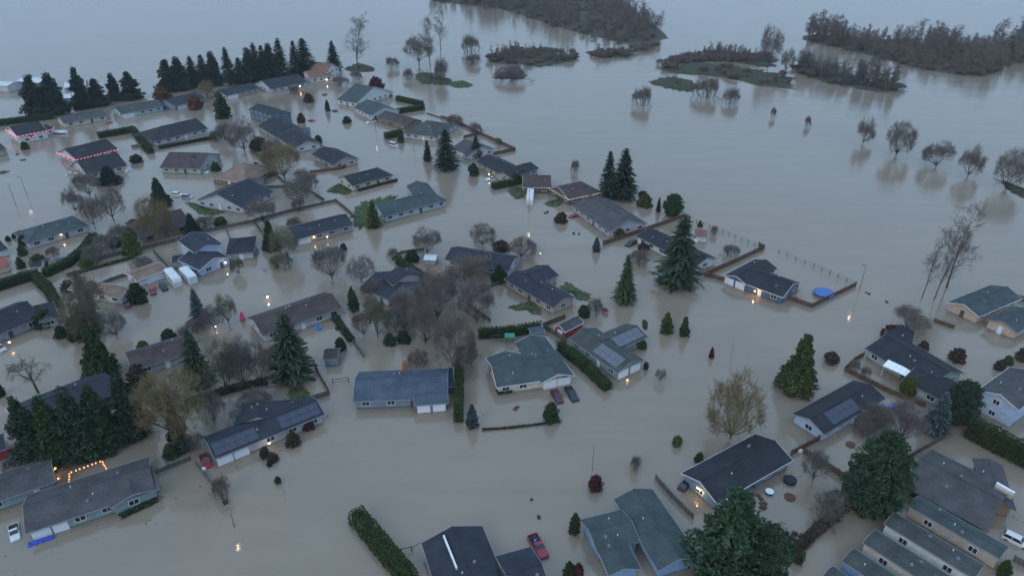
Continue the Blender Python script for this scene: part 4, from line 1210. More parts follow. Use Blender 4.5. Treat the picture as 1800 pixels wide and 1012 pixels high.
T('ball', 245, 530, 500, 30, 'dark clipped shrub beside the red car of the rust-roofed house', 'hedge')
T('ball', 2, 695, 676, 16, 'dark shrub cut by the left edge in street water', 'fir')
T('ball', 122, 510, 494, 24, 'brown drowned shrub left of the feathery conifer', 'brown')
T('column', 1762, 1010, 985, 24, 'clipped dark shrub at the end of the mobile homes', 'hedge')
T('ball', 1555, 842, 828, 14, 'brown stump-like shrub left of the dense dark tree', 'brown')

# hedges
hedge([(628, 912), (672, 965), (722, 1025)], 2.4, 3.0, 'long thick clipped hedge running off the bottom edge')
hedge([(806, 742), (807, 690), (808, 626)], 2.6, 1.7, 'tall narrow hedge between the plain blue house and the teal-roofed one')
hedge([(984, 612), (1030, 650), (1068, 686)], 2.2, 2.2, 'diagonal clipped hedge beside the teal-roofed cream house')
hedge([(842, 594), (895, 590), (950, 582)], 2.6, 1.5, 'spiky-topped evergreen hedge behind the green play canopy', spiky=0.8)
hedge([(-10, 512), (45, 494), (70, 488)], 2.6, 2.6, 'dark hedge running in from the left edge')
hedge([(66, 494), (88, 514), (102, 540)], 2.6, 2.4, 'dark hedge descending from the left edge hedge corner')
hedge([(80, 486), (120, 468), (150, 442), (166, 420)], 2.2, 2.4, 'curved hedge sweeping up beside the teal-roofed house at left')
hedge([(174, 243), (235, 232)], 2.6, 2.6, 'dark hedge above the pink-lit house', spiky=0.7)
hedge([(235, 232), (266, 270)], 2.4, 2.6, 'dark hedge descending right of the pink-lit house')
hedge([(280, 262), (380, 243)], 1.3, 1.6, 'low clipped hedge before the wide dark-roofed grey house', spiky=0.4)
hedge([(698, 176), (742, 186)], 2.2, 3.6, 'upper arm of the curved dark hedge on the shore')
hedge([(745, 192), (700, 199)], 2.2, 3.6, 'lower arm of the curved dark hedge on the shore')
hedge([(-10, 222), (50, 214), (95, 208)], 2.6, 4.0, 'dark hedge behind the pink-edged white house', spiky=0.6)
hedge([(866, 332), (912, 322)], 2.0, 3.2, 'rounded hedge in front of the dark L-shaped house')
hedge([(678, 244), (706, 238)], 2.6, 3.4, 'thick hedge block left of the grey-green hipped house')
hedge([(700, 462), (722, 478), (748, 494)], 2.0, 2.2, 'green hedge behind the grey two-level house')
hedge([(1698, 762), (1750, 790), (1812, 822)], 4.2, 3.0, 'tall dark hedge in front of the two-storey light blue house')
hedge([(1392, 975), (1440, 930), (1500, 880)], 1.4, 1.6, 'leafy ragged hedge left of the mobile homes', col='brown')
hedge([(214, 909), (276, 880)], 0.7, 1.0, 'low hedge under the windows of the long blue-green house')
hedge([(630, 336), (698, 318)], 0.8, 1.2, 'low reddish hedge along the cream front wall', col='brown')
hedge([(875, 692), (900, 688)], 0.9, 1.0, 'low dark shrubs under the cream front windows', col='fir')
hedge([(848, 756), (900, 752), (985, 742)], 0.5, 0.35, 'low ivy-grown front fence with knobs before the teal-roofed house', col='brown', dens=22)
hedge([(328, 714), (400, 688), (470, 672)], 1.2, 2.0, 'dark bramble bank behind the solar-panelled house', col='brown')
hedge([(575, 540), (618, 600)], 1.2, 1.6, 'ragged green hedge right of the long brown-roofed house', col='fir')
hedge([(120, 485), (236, 453)], 0.7, 1.4, 'weedy verge along the long back fence', col='olive')

# far woods
wood('woodland', 'dark leafless wood across the top centre beyond the flood', [(755, 3), (840, 12), (900, 26), (980, 51), (1060, 72), (1110, 84), (1162, 76), (1170, 60), (1128, 30), (1045, -10), (900, -30), (760, -30)], 800, (8, 21), 61, M_TWIG, 0.04, 0.7)
wood('woodland', 'dark leafless wood with tall poplars at upper right', [(1415, 72), (1440, 64), (1560, 72), (1720, 84), (1900, 64), (1950, 90), (1790, 112), (1745, 131), (1700, 136), (1600, 119), (1500, 94)], 560, (8, 21), 62, M_TWIG, 0.07, 0.6)
wood('copse', 'strip of thin bare trees in water before the upper right wood', [(1402, 120), (1425, 124), (1490, 142), (1568, 154), (1570, 160), (1500, 152), (1450, 142), (1404, 126)], 90, (8, 16), 63, M_TWIGG, 0.0, 0.7)
wood('copse', 'brushy bare copse on the long green islet', [(1165, 122), (1200, 112), (1262, 108), (1340, 112), (1350, 100), (1260, 96), (1190, 104), (1165, 114)], 110, (4, 9), 64, M_TWIGP, 0.0, 1.0)
wood('copse', 'brushy bare copse on the middle far islet', [(855, 108), (890, 92), (950, 88), (1005, 98), (1005, 108), (960, 116), (890, 114)], 90, (3, 8), 65, M_TWIG, 0.0, 1.6)
wood('copse', 'low brush on the spit right of the middle far islet', [(1030, 98), (1070, 88), (1145, 80), (1150, 90), (1100, 100), (1050, 102)], 26, (4, 9), 66, M_TWIG, 0.0, 1.4)

# ------------------------------------------------------------------ evening haze
hm = bpy.data.materials.new('haze_air'); hm.use_nodes = True
hn = hm.node_tree.nodes; hn.remove(hn['Principled BSDF'])
pv = hn.new('ShaderNodeVolumePrincipled')
pv.inputs['Color'].default_value = (0.80, 0.88, 0.98, 1); pv.inputs['Density'].default_value = 0.0001; pv.inputs['Anisotropy'].default_value = 0.1
hm.node_tree.links.new(pv.outputs['Volume'], hn['Material Output'].inputs['Volume'])
mb = MB(); mb.box(-9500, 9500, -9500, 9500, -2.6, 97)
hz = mb.build('haze', hm)
tag(hz, 'thin evening haze over the flooded plain', None, kind='stuff')

wood('copse', 'low brush covering the long green islet', [(1170, 124), (1262, 116), (1370, 134), (1392, 150), (1345, 150), (1240, 131)], 60, (1.5, 3.5), 67, M_TWIG, 0.0, 0.3)

for (k_, u, v, t, w_, c, lb) in [
    ('ball', 15, 423, 415, 9, 'fir', 'tiny shrub, lowest of three in street water left of the teal roof'), ('ball', 25, 418, 411, 7, 'fir', 'tiny shrub, middle of three in street water left of the teal roof'),
    ('ball', 36, 413, 405, 8, 'fir', 'tiny shrub, topmost of three in street water left of the teal roof'), ('ball', 41, 448, 432, 16, 'olive', 'olive shrub below the left corner of the teal roof'),
    ('ball', 70, 470, 448, 30, 'olive', 'olive bush right of the small white shed'), ('brush', 96, 450, 432, 26, 'purple', 'reddish bare shrub in the curved hedge yard'),
    ('ball', 152, 468, 455, 24, 'lime', 'yellow-green low shrub at the foot of the curved hedge'), ('brush', 172, 458, 428, 50, 'grey', 'grey bare shrub between curved hedge and back fence'),
    ('ball', 252, 612, 600, 20, 'lime', 'small palm-like green shrub behind the brown-grey house'), ('ball', 298, 598, 580, 26, 'mid', 'green shrub at the back eave of the brown-grey house'),
    ('brush', 345, 580, 560, 36, 'purple', 'pinkish bare shrub under the bluish conifer'), ('brush', 322, 592, 574, 24, 'grey', 'grey bare shrub at the back eave of the brown-grey house'),
    ('ball', 1135, 648, 636, 10, 'fir', 'tiny shrub right of the pale solar garage'), ('brush', 1500, 650, 632, 22, 'grey', 'bare shrub inside the rust-brown fence corner'),
    ('brush', 1520, 662, 644, 18, 'brown', 'second bare shrub inside the rust-brown fence corner'), ('ball', 1756, 648, 634, 18, 'brown', 'brown shrub, left of three behind the two-storey house'),
    ('ball', 1770, 640, 626, 18, 'olive', 'olive shrub, middle of three behind the two-storey house'), ('ball', 1795, 632, 612, 22, 'brown', 'dark shrub, right of three behind the two-storey house'),
    ('ball', 560, 252, 238, 14, 'fir', 'dark shrub at the street side of the third dark-roofed house'), ('ball', 452, 300, 286, 14, 'fir', 'dark shrub behind the rusty tan-roofed house'),
    ('brush', 480, 272, 245, 34, 'brown', 'brown bare shrub left of the golden-brown round tree'), ('brush', 540, 330, 300, 40, 'purple', 'purple bare shrub at the fence corner by the cream house'),
    ('ball', 604, 440, 428, 12, 'red', 'reddish shrub under the right end of the navy long house'), ('brush', 690, 450, 436, 22, 'brown', 'brown twigs in mid-street water'),
    ('brush', 655, 520, 492, 40, 'brown', 'bare shrub at the left gable of the grey two-level house'), ('brush', 715, 545, 512, 54, 'purple', 'purple brush under the grey two-level house'),
    ('brush', 700, 575, 545, 60, 'grey', 'pale brush above the dark shrubs in the thicket'), ('brush', 845, 480, 450, 60, 'brown', 'brown brush at the wall of the long navy house'),
    ('brush', 770, 520, 478, 60, 'brown', 'brown brush between the grey two-level and long navy houses'), ('brush', 735, 640, 612, 40, 'brown', 'brown brush left of the tall narrow hedge top'),
    ('brush', 820, 640, 608, 44, 'mossy', 'mossy brush at the top of the tall narrow hedge'), ('brush', 520, 400, 380, 30, 'brown', 'brown brush behind the navy long house'),
    ('brush', 450, 720, 690, 60, 'grey', 'grey brush behind the roof of the solar-panelled house'), ('brush', 420, 650, 622, 50, 'mossy', 'mossy brush under the bare trees beside the green conifer'),
    ('brush', 478, 640, 612, 40, 'brown', 'brown brush left of the broad dark conifer'), ('brush', 30, 820, 798, 40, 'brown', 'rusty brush left of the first dark evergreen'),
    ('brush', 345, 786, 764, 36, 'purple', 'reddish brush behind the bright red pickup'), ('ball', 302, 800, 782, 28, 'olive', 'yellowish shrub at the foot of the big golden willow'),
    ('brush', 1545, 740, 716, 36, 'mossy', 'tan brush behind the pale blue solar house'), ('brush', 1520, 762, 742, 40, 'brown', 'dark brush along the near wall of the pale blue solar house'),
    ('brush', 1470, 890, 866, 46, 'grey', 'grey brush at the upper end of the leafy hedge'), ('ball', 1466, 912, 896, 20, 'mid', 'green shrub in the leafy ragged hedge'),
    ('ball', 1402, 985, 965, 22, 'olive', 'olive shrub at the lower end of the leafy hedge'), ('ball', 1130, 345, 336, 16, 'brown', 'brown shrub behind the two tall conifers'),
    ('brush', 800, 222, 200, 30, 'brown', 'brown bare shrub at the top of the shore fence'), ('brush', 835, 235, 215, 24, 'purple', 'small bare tree leaning on the shore fence'),
    ('brush', 876, 254, 242, 14, 'brown', 'tiny bare shrub on the shore fence'), ('brush', 1256, 412, 396, 16, 'purple', 'purple bare shrub on the wire fence'),
    ('brush', 1285, 448, 430, 30, 'grey', 'faint bare shrub inside the wire fence yard'), ('brush', 1012, 302, 280, 18, 'brown', 'bare shrub behind the string-lit roof'),
    ('ball', 1130, 440, 428, 20, 'brown', 'low brown shrub under the black cars'), ('ball', 986, 390, 374, 22, 'brown', 'dark shrub in water before the small lawn'),
    ('ball', 610, 216, 205, 16, 'fir', 'dark shrub in front of the multi-gabled house'), ('ball', 705, 250, 236, 12, 'olive', 'yellowish shrub left of the grey-green hipped house'),
    ('ball', 240, 285, 272, 20, 'fir', 'dark shrub right of the pink-lit house'), ('ball', 380, 300, 286, 16, 'fir', 'dark shrub at the end gable of the brown-roofed house'),
    ('ball', 345, 296, 276, 18, 'mid', 'green conical shrub before the pale green end gable'), ('ball', 45, 262, 250, 14, 'olive', 'yellowish shrub in water below the pink-edged white house')]:
    T(k_, u, v, t, w_, lb, c, cat='shrub')

for (k_, u, v, t, w_, c, lb) in [
    ('river', 396, 248, 214, 30, 'grey', 'grey bare tree between the wide dark-roofed house and the dark row'), ('brush', 385, 246, 228, 36, 'mossy', 'olive brush at the right end of the low clipped hedge'),
    ('ball', 456, 262, 242, 34, 'olive', 'olive round shrub below the brown bare tree of the street row'), ('brush', 530, 318, 298, 36, 'brown', 'dark brush at the foot of the golden-brown round tree'),
    ('river', 527, 372, 345, 24, 'grey', 'thin sapling against the grey back fence'), ('brush', 214, 420, 396, 40, 'brown', 'brown brush left of the brown house under the willow'),
    ('brush', 188, 440, 412, 44, 'grey', 'grey brush between the curved hedge and the lime shrub'), ('ball', 205, 432, 418, 22, 'fir', 'dark shrub in the garden left of the lime shrub'),
    ('ball', 168, 425, 412, 20, 'fir', 'dark shrub at the tip of the curved hedge'), ('brush', 365, 398, 380, 44, 'mossy', 'mossy garden brush below the navy gable house'),
    ('ball', 388, 394, 382, 24, 'olive', 'olive garden shrub below the navy gable house'), ('cedar', 340, 412, 376, 30, 'dark', 'dark conifer right of the brown house under the willow'),
    ('ball', 236, 400, 386, 22, 'red', 'dark red bush at the left gable of the brown house'),
    ('river', 420, 482, 452, 24, 'mossy', 'mossy sapling in street water by the small navy-roofed house'), ('brush', 496, 470, 446, 40, 'mossy', 'mossy brush in street water before the navy long house'),
    ('brush', 250, 470, 452, 40, 'grey', 'grey brush in the yard behind the rust-roofed house'), ('ball', 110, 592, 574, 24, 'fir', 'dark bush left of the green bush under the feathery tree'),
    ('river', 205, 590, 545, 44, 'grey', 'grey bare tree right of the feathery grey-green tree'), ('ball', 655, 170, 156, 14, 'fir', 'dark shrub behind the multi-gabled house'),
    ('brush', 520, 165, 150, 20, 'mossy', 'mossy brush before the fifth house of the back row'), ('brush', 600, 150, 134, 30, 'brown', 'brown brush right of the tall white house'),
    ('brush', 625, 140, 124, 24, 'purple', 'bare brush at the shore behind the cul-de-sac'), ('brush', 690, 120, 100, 26, 'brown', 'thin brush in open water right of the tall islet tree')]:
    T(k_, u, v, t, w_, lb, c, cat='shrub' if k_ in ('ball', 'brush') else 'tree')
# rough grass on the ground that stays dry
def tufts(o, c, ring, h, m, n):
    g = np.random.default_rng(len(ring) + int(abs(c.x)))
    k = g.integers(0, len(ring), n); f = np.sqrt(g.uniform(0, 1, n)) * 1.03
    Rg = np.array([(q.x - c.x, q.y - c.y) for q in ring])
    xy = Rg[k] * f[:, None]
    z = np.where(f > 0.95, 0.03, h * (1 - f ** 2) * 0.95 + 0.03)
    C = np.stack([c.x + xy[:, 0], c.y + xy[:, 1], z], 1)
    A = g.normal(size=C.shape) * 0.10; A[:, 2] = g.uniform(0.08, 0.22, n)
    B = g.normal(size=C.shape) * 0.12; B[:, 2] *= 0.2
    V, F = quads(C, A, B)
    t = link('grass', np_mesh('grass', V, F, m), o); t['kind'] = 'stuff'
GR = {M_LAWN.name: mat('grass_blade', (0.058, 0.086, 0.030), .9, .3, .6, island=.4), M_TURF.name: mat('grass_rough', (0.046, 0.049, 0.028), .9, .3, .6, island=.4), M_REED.name: mat('reed_blade', (0.070, 0.062, 0.040), .9, .3, .6, island=.4)}
for (o, c, ring_, h, m) in MOUNDS:
    if o.name.startswith('wooded'): continue
    area = abs(sum((ring_[i - 1].x - c.x) * (ring_[i].y - c.y) - (ring_[i].x - c.x) * (ring_[i - 1].y - c.y) for i in range(len(ring_)))) / 2
    tufts(o, c, ring_, h, GR[m.name], int(min(5000, max(250, area * 9))))
# litter the flood has washed against walls and into the yards
g_ = np.random.default_rng(5)
Cd = []
for key, (root, rects, org) in HOUSES.items():
    if key in ('b1', 'b2', 'b3', 'b4'): continue
    for (a, ex, ey, L, D) in rects[:2]:
        for _ in range(int(L * 1.6)):
            s1 = g_.uniform(-1, L + 1); off = abs(g_.normal()) * 0.9
            q = a + ex * s1 + ey * (0.45 - off) if g_.uniform() < .6 else a + ex * (L - 0.45 + off) + ey * g_.uniform(0, D)
            Cd.append((q.x, q.y, 0.012))
        for _ in range(5):
            q = a + ex * g_.uniform(-5, L + 5) - ey * g_.uniform(1, 7); Cd.append((q.x, q.y, 0.012))
Cd = np.array(Cd); n_ = len(Cd)
an = g_.uniform(0, 6.28, n_); ln = g_.uniform(0.05, 0.38, n_) * g_.uniform(0.4, 1, n_)
A = np.stack([np.cos(an) * ln, np.sin(an) * ln, g_.normal(size=n_) * 0.01], 1); B = np.stack([-np.sin(an), np.cos(an), g_.normal(size=n_) * 0.2], 1) * g_.uniform(0.03, 0.12, (n_, 1))
Cd[:, 2] += np.abs(B[:, 2]) + 0.02
V, F = quads(Cd, A, B)
tag(link('floating_litter', np_mesh('floating_litter', V, F, mat('litter', (0.085, 0.066, 0.046), .9, .3, 1.0, island=.6))), 'twigs, bark and leaves floating along the flooded walls', 'litter', kind='stuff')
# ------------------------------------------------------------------ fences
M_CEDAR = mat('fence_cedar', (0.105, 0.062, 0.042), 0.9, 0.3, 1.2, island=0.25)
M_GREYW = mat('fence_grey', (0.095, 0.088, 0.080), 0.9, 0.3, 1.2, island=0.25)
M_STEEL = mat('post_steel', (0.14, 0.14, 0.145), 0.6, 0.1)
PANELS = {}
def panel_mesh(m):
    if m.name not in PANELS:
        b = MB(); r = random.Random(3); n = 16
        for k in range(n):
            x0, x1 = k / n + 0.003, (k + 1) / n - 0.003
            o = 0.012 if k % 2 else -0.012
            b.box(x0, x1, o - 0.012, o + 0.012, -1.0, 0.94 + r.uniform(-0.02, 0.02))
        b.box(0, 1, 0.03, 0.07, 0.82, 0.90); b.box(0, 1, 0.03, 0.07, 0.2, 0.28); b.box(0, 1, -0.05, 0.05, 0.955, 0.985)
        p = MB(); p.box(-0.06, 0.06, -0.06, 0.06, -1.0, 1.06); p.box(-0.08, 0.08, -0.08, 0.08, 1.06, 1.10)
        PANELS[m.name] = (b.mesh('fence_panel', m), p.mesh('fence_post', m))
    return PANELS[m.name]

def fence(pts, h, label, m=M_CEDAR, name='fence'):
    P = [at(u, v) for (u, v) in pts]
    root = thing(name, label, 'fence', P[0])
    pm, qm = panel_mesh(m)
    for i in range(len(P) - 1):
        d = P[i + 1] - P[i]; n = max(1, round(d.length / 2.4)); rz = math.atan2(d.y, d.x); st = d.length / n
        for k in range(n):
            q = P[i] - P[0] + d * (k / n)
            link('post', qm, root, q, rz, (1, 1, h))
            link('panel', pm, root, q, rz, (st, 1, h * rnd.uniform(0.96, 1.02)))
    link('post', qm, root, P[-1] - P[0], rz, (1, 1, h))
    return root

def wire_fence(pts, h, label):
    P = [at(u, v) for (u, v) in pts]
    root = thing('wire_fence', label, 'fence', P[0])
    pb = MB(); pb.box(-0.07, 0.07, -0.07, 0.07, -1, 1); pm = pb.mesh('fence_post', M_GREYW)
    for i in range(len(P) - 1):
        d = P[i + 1] - P[i]; n = max(1, round(d.length / 2.6)); rz = math.atan2(d.y, d.x)
        for k in range(n + 1):
            link('post', pm, root, P[i] - P[0] + d * (k / n), rz, (1, 1, h * rnd.uniform(0.9, 1.1)))
        for z in (0.35, 0.9):
            b = MB(); b.tube((0, 0, h * z), Vector(d) + Vector((0, 0, h * z)), 0.035, 0.035, 4)
            o = b.build('rail', M_GREYW, root); o.location = P[i] - P[0]
    return root

fence([(1060, 431), (1130, 408), (1203, 382), (1212, 387)], 1.5, 'brown board fence from the bluish cone shrub up to the round dark tree')
fence([(1242, 484), (1290, 463), (1343, 438), (1333, 433)], 1.5, 'brown board fence behind the navy house with orange porch')
fence([(1238, 485), (1272, 494)], 1.3, 'short brown board fence joining the white garage doors')
fence([(1386, 527), (1426, 541), (1504, 503)], 1.4, 'brown board fence wrapping round the blue pool')
wire_fence([(1213, 388), (1270, 410), (1338, 437)], 1.4, 'thin post and wire fence behind the small brown shed')
wire_fence([(1368, 446), (1430, 470), (1502, 503)], 1.4, 'thin post and wire fence behind the blue pool')
fence([(775, 208), (800, 215), (850, 240), (906, 265)], 1.5, 'long brown shore fence beyond the grey-green hipped house')
fence([(906, 265), (868, 273)], 1.5, 'short brown fence closing the shore yard')
fence([(845, 236), (815, 243)], 1.3, 'short brown fence dividing the shore yard')
fence([(750, 200), (775, 208)], 0.6, 'nearly drowned low fence running from the curved hedge', M_GREYW)
fence([(1518, 626), (1500, 636), (1484, 652)], 1.3, 'rust-brown fence left of the mint-green house')
fence([(1484, 652), (1520, 670), (1560, 690), (1625, 716)], 1.3, 'rust-brown fence between the mint-green and pale blue houses')
fence([(1390, 800), (1444, 772)], 1.4, 'brown fence joining the charcoal and pale blue houses')
fence([(1412, 797), (1450, 820), (1494, 850)], 1.5, 'brown fence running down to the huge dense tree')
fence([(1152, 842), (1180, 874), (1218, 912)], 1.2, 'grey board fence between the U-shaped and charcoal houses', M_GREYW)
fence([(1641, 566), (1676, 578)], 1.2, 'short dark red fence standing alone left of the smaller peach house')
fence([(1773, 519), (1815, 536)], 1.3, 'dark red fence right of the glowing porch at the right edge')
fence([(142, 464), (230, 444), (320, 422)], 1.3, 'long dark back fence below the golden brown willow', M_GREYW)
fence([(322, 420), (384, 404), (450, 390)], 1.2, 'dark back fence above the light blue split-level house', M_GREYW)
fence([(450, 388), (520, 370), (592, 354)], 1.0, 'grey back fence behind the navy long house', M_GREYW)
fence([(432, 333), (480, 331), (526, 330)], 1.2, 'dark fence between the flooded back yards', M_GREYW)
fence([(526, 328), (548, 340), (570, 354)], 1.2, 'dark fence descending to the grey back fence', M_GREYW)
fence([(444, 268), (468, 290), (490, 310)], 1.2, 'dark fence left of the golden-brown round tree', M_GREYW)
fence([(545, 305), (600, 298), (612, 292)], 1.2, 'brown fence between the tan-gabled and cream houses')
fence([(270, 443), (282, 456), (294, 470)], 1.2, 'short dark fence descending to the rust-roofed house', M_GREYW)
fence([(553, 642), (562, 662), (579, 692)], 1.3, 'dark fence right of the broad dark conifer')
fence([(540, 706), (579, 694)], 1.3, 'short grey fence at the right end of the solar-panelled house', M_GREYW)
fence([(276, 832), (336, 808)], 1.0, 'dark fence between the long blue-green and solar-panelled houses', M_GREYW)
fence([(345, 815), (372, 850), (398, 886)], 0.7, 'low dark fence running out to the street light', M_GREYW)
fence([(822, 536), (842, 550), (862, 565)], 0.9, 'low fence at the edge of the walled pond yard', M_GREYW)
fence([(955, 575), (993, 560)], 1.4, 'dark fence behind the red barn shed')
fence([(955, 576), (994, 602)], 1.5, 'dark fence left of the red barn shed', M_GREYW)
fence([(178, 785), (232, 758)], 1.0, 'dark fence under the five evergreens', M_GREYW)
fence([(1660, 770), (1596, 806), (1580, 815)], 1.2, 'dark fence above the broad grey-roofed brown house', M_GREYW)
fence([(640, 176), (690, 170)], 1.0, 'brown fence right of the multi-gabled white house')
fence([(1780, 985), (1815, 1003)], 1.2, 'dark fence right of the mobile homes at the edge', M_GREYW)

fence([(226, 484), (196, 494), (178, 502)], 1.1, 'short dark fence left of the rust-roofed house', M_GREYW)
fence([(398, 404), (404, 420), (410, 432)], 1.1, 'dark fence dividing yards above the small navy-roofed house', M_GREYW)
fence([(432, 333), (405, 330)], 1.1, 'short dark fence behind the navy gable house', M_GREYW)
fence([(590, 354), (612, 372), (624, 384)], 1.1, 'brown fence between navy long house and bright lawn')
fence([(446, 390), (462, 412), (470, 432)], 1.1, 'brown fence right of the small navy-roofed house')
fence([(690, 458), (705, 446), (745, 440)], 1.0, 'thin dark fence above the grey two-level house', M_GREYW)
fence([(822, 536), (846, 512), (880, 498)], 1.0, 'ivy-grown fence curving round the walled pond yard', M_GREYW)
fence([(232, 260), (246, 258), (250, 270)], 1.2, 'pale pergola fence beside the descending dark hedge', M_GREYW)
fence([(468, 292), (500, 322), (526, 328)], 1.0, 'dark fence below the golden-brown round tree', M_GREYW)
fence([(620, 600), (640, 628)], .9, 'low dark fence right of the round green shrub', M_GREYW)
fence([(372, 690), (330, 706)], .9, 'white-topped low fence behind the big golden willow', M_GREYW)
fence([(1380, 940), (1345, 975)], 1.0, 'dark fence right of the bottom-edge tree', M_GREYW)
# timber gate frame and small things
def beam_thing(name, label, cat, segs, m):
    root = thing(name, label, cat, segs[0][0])
    o = segs[0][0]
    for (p, q, r, nm) in segs:
        b = MB(); b.tube(p - o, q - o, r, r * 0.9, 6); b.build(nm, m, root)
    return root
a, b = at(585, 674), at(613, 671); up = Vector((0, 0, 2.0))
beam_thing('timber_gate', 'open timber gate frame left of the plain blue house', 'gate', [(a - up, a + up * .6, .11, 'post'), (b - up, b + up * .6, .11, 'post'), (a + up * .55, b + up * .55, .08, 'beam'), (a + up * .2, b + up * .2, .05, 'rail')], M_CEDAR)
a, b = at(706, 972), at(724, 968)
beam_thing('timber_gate', 'small brown timber gate beside the long thick hedge', 'gate', [(a - up, a + up * .6, .10, 'post'), (b - up, b + up * .6, .10, 'post'), (a + up * .5, b + up * .5, .08, 'beam'), (b + up * .4, at(742, 957) + up * .4, .05, 'rail')], M_CEDAR)

# ------------------------------------------------------------------ lamps
G_WARM = glow('lamp_warm', (1.0, 0.62, 0.26), 9)
G_AMBER = glow('lamp_amber', (1.0, 0.45, 0.10), 9)
G_WHITE = glow('lamp_white', (1.0, 0.86, 0.66), 10)
G_PINK = glow('bulb_pink', (1.0, 0.16, 0.26), 1.3)
G_BULB = glow('bulb_warm', (1.0, 0.30, 0.08), 2.6)
G_GOLD = glow('bulb_gold', (1.0, 0.62, 0.30), 1.3)

def point(parent, loc, energy, col, radius=0.12):
    d = bpy.data.lights.new('lamp_light', 'POINT'); d.energy = energy; d.color = col; d.shadow_soft_size = radius
    o = bpy.data.objects.new('lamp_light', d); COL.objects.link(o); o.parent = parent; o.location = loc
    return o

def street_lamp(u, v, h, label, arm=(0, 0), lit=True, g=G_WARM, e=50):
    p = at(u, v)
    root = thing('street_lamp', label, 'lamp', p)
    ax = Vector((arm[0], arm[1], 0))
    b = MB(); b.tube((0, 0, -1.5), (0, 0, h), 0.11, 0.07, 8)
    b.tube((0, 0, h - .05), ax + Vector((0, 0, h + 0.25)), 0.05, 0.04, 6)
    b.build('pole', M_STEEL, root)
    hd = ax + Vector((0, 0, h + 0.25))
    b = MB(); b.hexa([hd + Vector(q) for q in ((-.32, -.2, -.14), (.32, -.2, -.14), (.32, .2, -.14), (-.32, .2, -.14), (-.2, -.12, .1), (.2, -.12, .1), (.2, .12, .1), (-.2, .12, .1))])
    ho = b.build('lamp_head', M_STEEL, root)
    if lit:
        b = MB(); b.box(hd.x - .26, hd.x + .26, hd.y - .16, hd.y + .16, hd.z - .15, hd.z - .139)
        b.build('lens', g, ho)
        s = bpy.data.lights.new('lamp_light', 'SPOT'); s.energy = e; s.color = (1, .7, .4); s.spot_size = math.radians(150); s.shadow_soft_size = 0.15
        so = bpy.data.objects.new('lamp_light', s); COL.objects.link(so); so.parent = root; so.location = hd + Vector((0, 0, -0.35))
    return root
street_lamp(930, 373, 8, 'street light pole in front of the white motorhome', (0.0, -1.2), g=G_WHITE)
street_lamp(661, 234, 7.5, 'street light pole in the cul-de-sac right of the dark street row', (0, -1.2))
street_lamp(1510, 512, 8, 'street light pole at the corner of the blue pool fence', (-1.0, -.5), g=G_WHITE)
street_lamp(47, 342, 7, 'street light pole in open water at far left', (0, -1), g=G_WHITE)
street_lamp(412, 925, 4.5, 'white street light pole at the end of the low dark fence', (0, -.6), g=G_WHITE)
street_lamp(728, 268, 5, 'unlit pole in water left of the slim dark conifer', (0, -.8), lit=False)

def mast(u, v, top, label, r=0.07, m=M_STEEL, name='pole'):
    p = at(u, v); h = height_to(p, top)
    root = thing(name, label, 'pole', p)
    b = MB(); b.tube((0, 0, -1.2), (0, 0, h), r, r * .6, 6); b.build('shaft', m, root)
    b = MB(); b.tube((0, 0, h), (0, 0, h + 0.15), r * 1.3, r * .5, 6); b.build('cap', m, root)
mast(1041, 826, 781, 'thin flagpole standing above the dark red shrub')
mast(28, 360, 322, 'thin pole in open water at the left edge', .09, M_GREYW)
mast(502, 880, 845, 'thin leaning stake in water below the solar-panelled house', .04)
mast(1283, 640, 598, 'thin bare pole in open water left of the olive evergreen', .05)
mast(754, 560, 500, 'dark utility pole among the thicket trees', .13, M_GREYW)

def porch(u, v, z, label, e=60, g=G_AMBER, col=(1, .5, .18), s=.16, cat='lamp', near=0.35):
    p = at(u, v, z)
    root = thing('porch_light', label, cat, p)
    b = MB(); b.hexa([(-s, -s, -s), (s, -s, -s), (s, s, -s), (-s, s, -s), (-s * .7, -s * .7, s), (s * .7, -s * .7, s), (s * .7, s * .7, s), (-s * .7, s * .7, s)]); b.build('lantern', g, root)
    b = MB(); b.box(-s * 1.2, s * 1.2, -s * 1.2, s * 1.2, s + .01, s + .06); b.box(-.03, .03, s * .5, s * .5 + .3, s + .02, s + .05); b.build('bracket', M_STEEL, root)
    if e: point(root, (0, -near, -0.1), e * 0.4, col)
porch(1327, 511, 1.6, 'orange porch light on the navy house by the blue pool', 160)
porch(1740, 543, 1.7, 'glowing orange porch light between the two peach houses', 130)
porch(486, 578, 1.6, 'orange porch light on the long brown-roofed house', 160)
porch(1042, 383, 1.9, 'orange garage light on the brown-grey roofed house', 60)
porch(108, 411, 1.9, 'orange porch light on the teal-roofed house at left', 90)
porch(473, 778, 1.7, 'bright porch light on the lilac solar-panelled house', 60, G_WHITE, (1, .75, .5))
porch(398, 443, 2.2, 'light between the light blue split-level and the small navy-roofed house', 40, G_WARM)
porch(396, 461, 1.9, 'garage light on the lower gable of the light blue split-level', 40, G_WHITE, (1, .8, .6))
porch(56, 236, 1.8, 'left orange light on the pink-edged white house', 120, G_AMBER, s=.3)
porch(85, 230, 1.8, 'right orange light on the pink-edged white house', 120, G_AMBER, s=.3)
porch(188, 202, 2.0, 'white light on the grey-roofed house by the red car', 20, G_WHITE, (1, .8, .6), s=.22)
porch(938, 668, 1.6, 'small porch light on the teal-roofed cream house', 24, G_WARM)
porch(552, 416, 1.7, 'left amber light on the navy long house', 30, G_WARM)
porch(575, 416, 1.4, 'right amber light on the navy long house', 20, G_WARM)
porch(574, 140, 2.0, 'white light on the tall white rust-roofed house', 30, G_WHITE, (1, .8, .6), s=.25)
porch(527, 152, 2.0, 'amber light on the fifth house of the back row', 40, G_AMBER, s=.25)
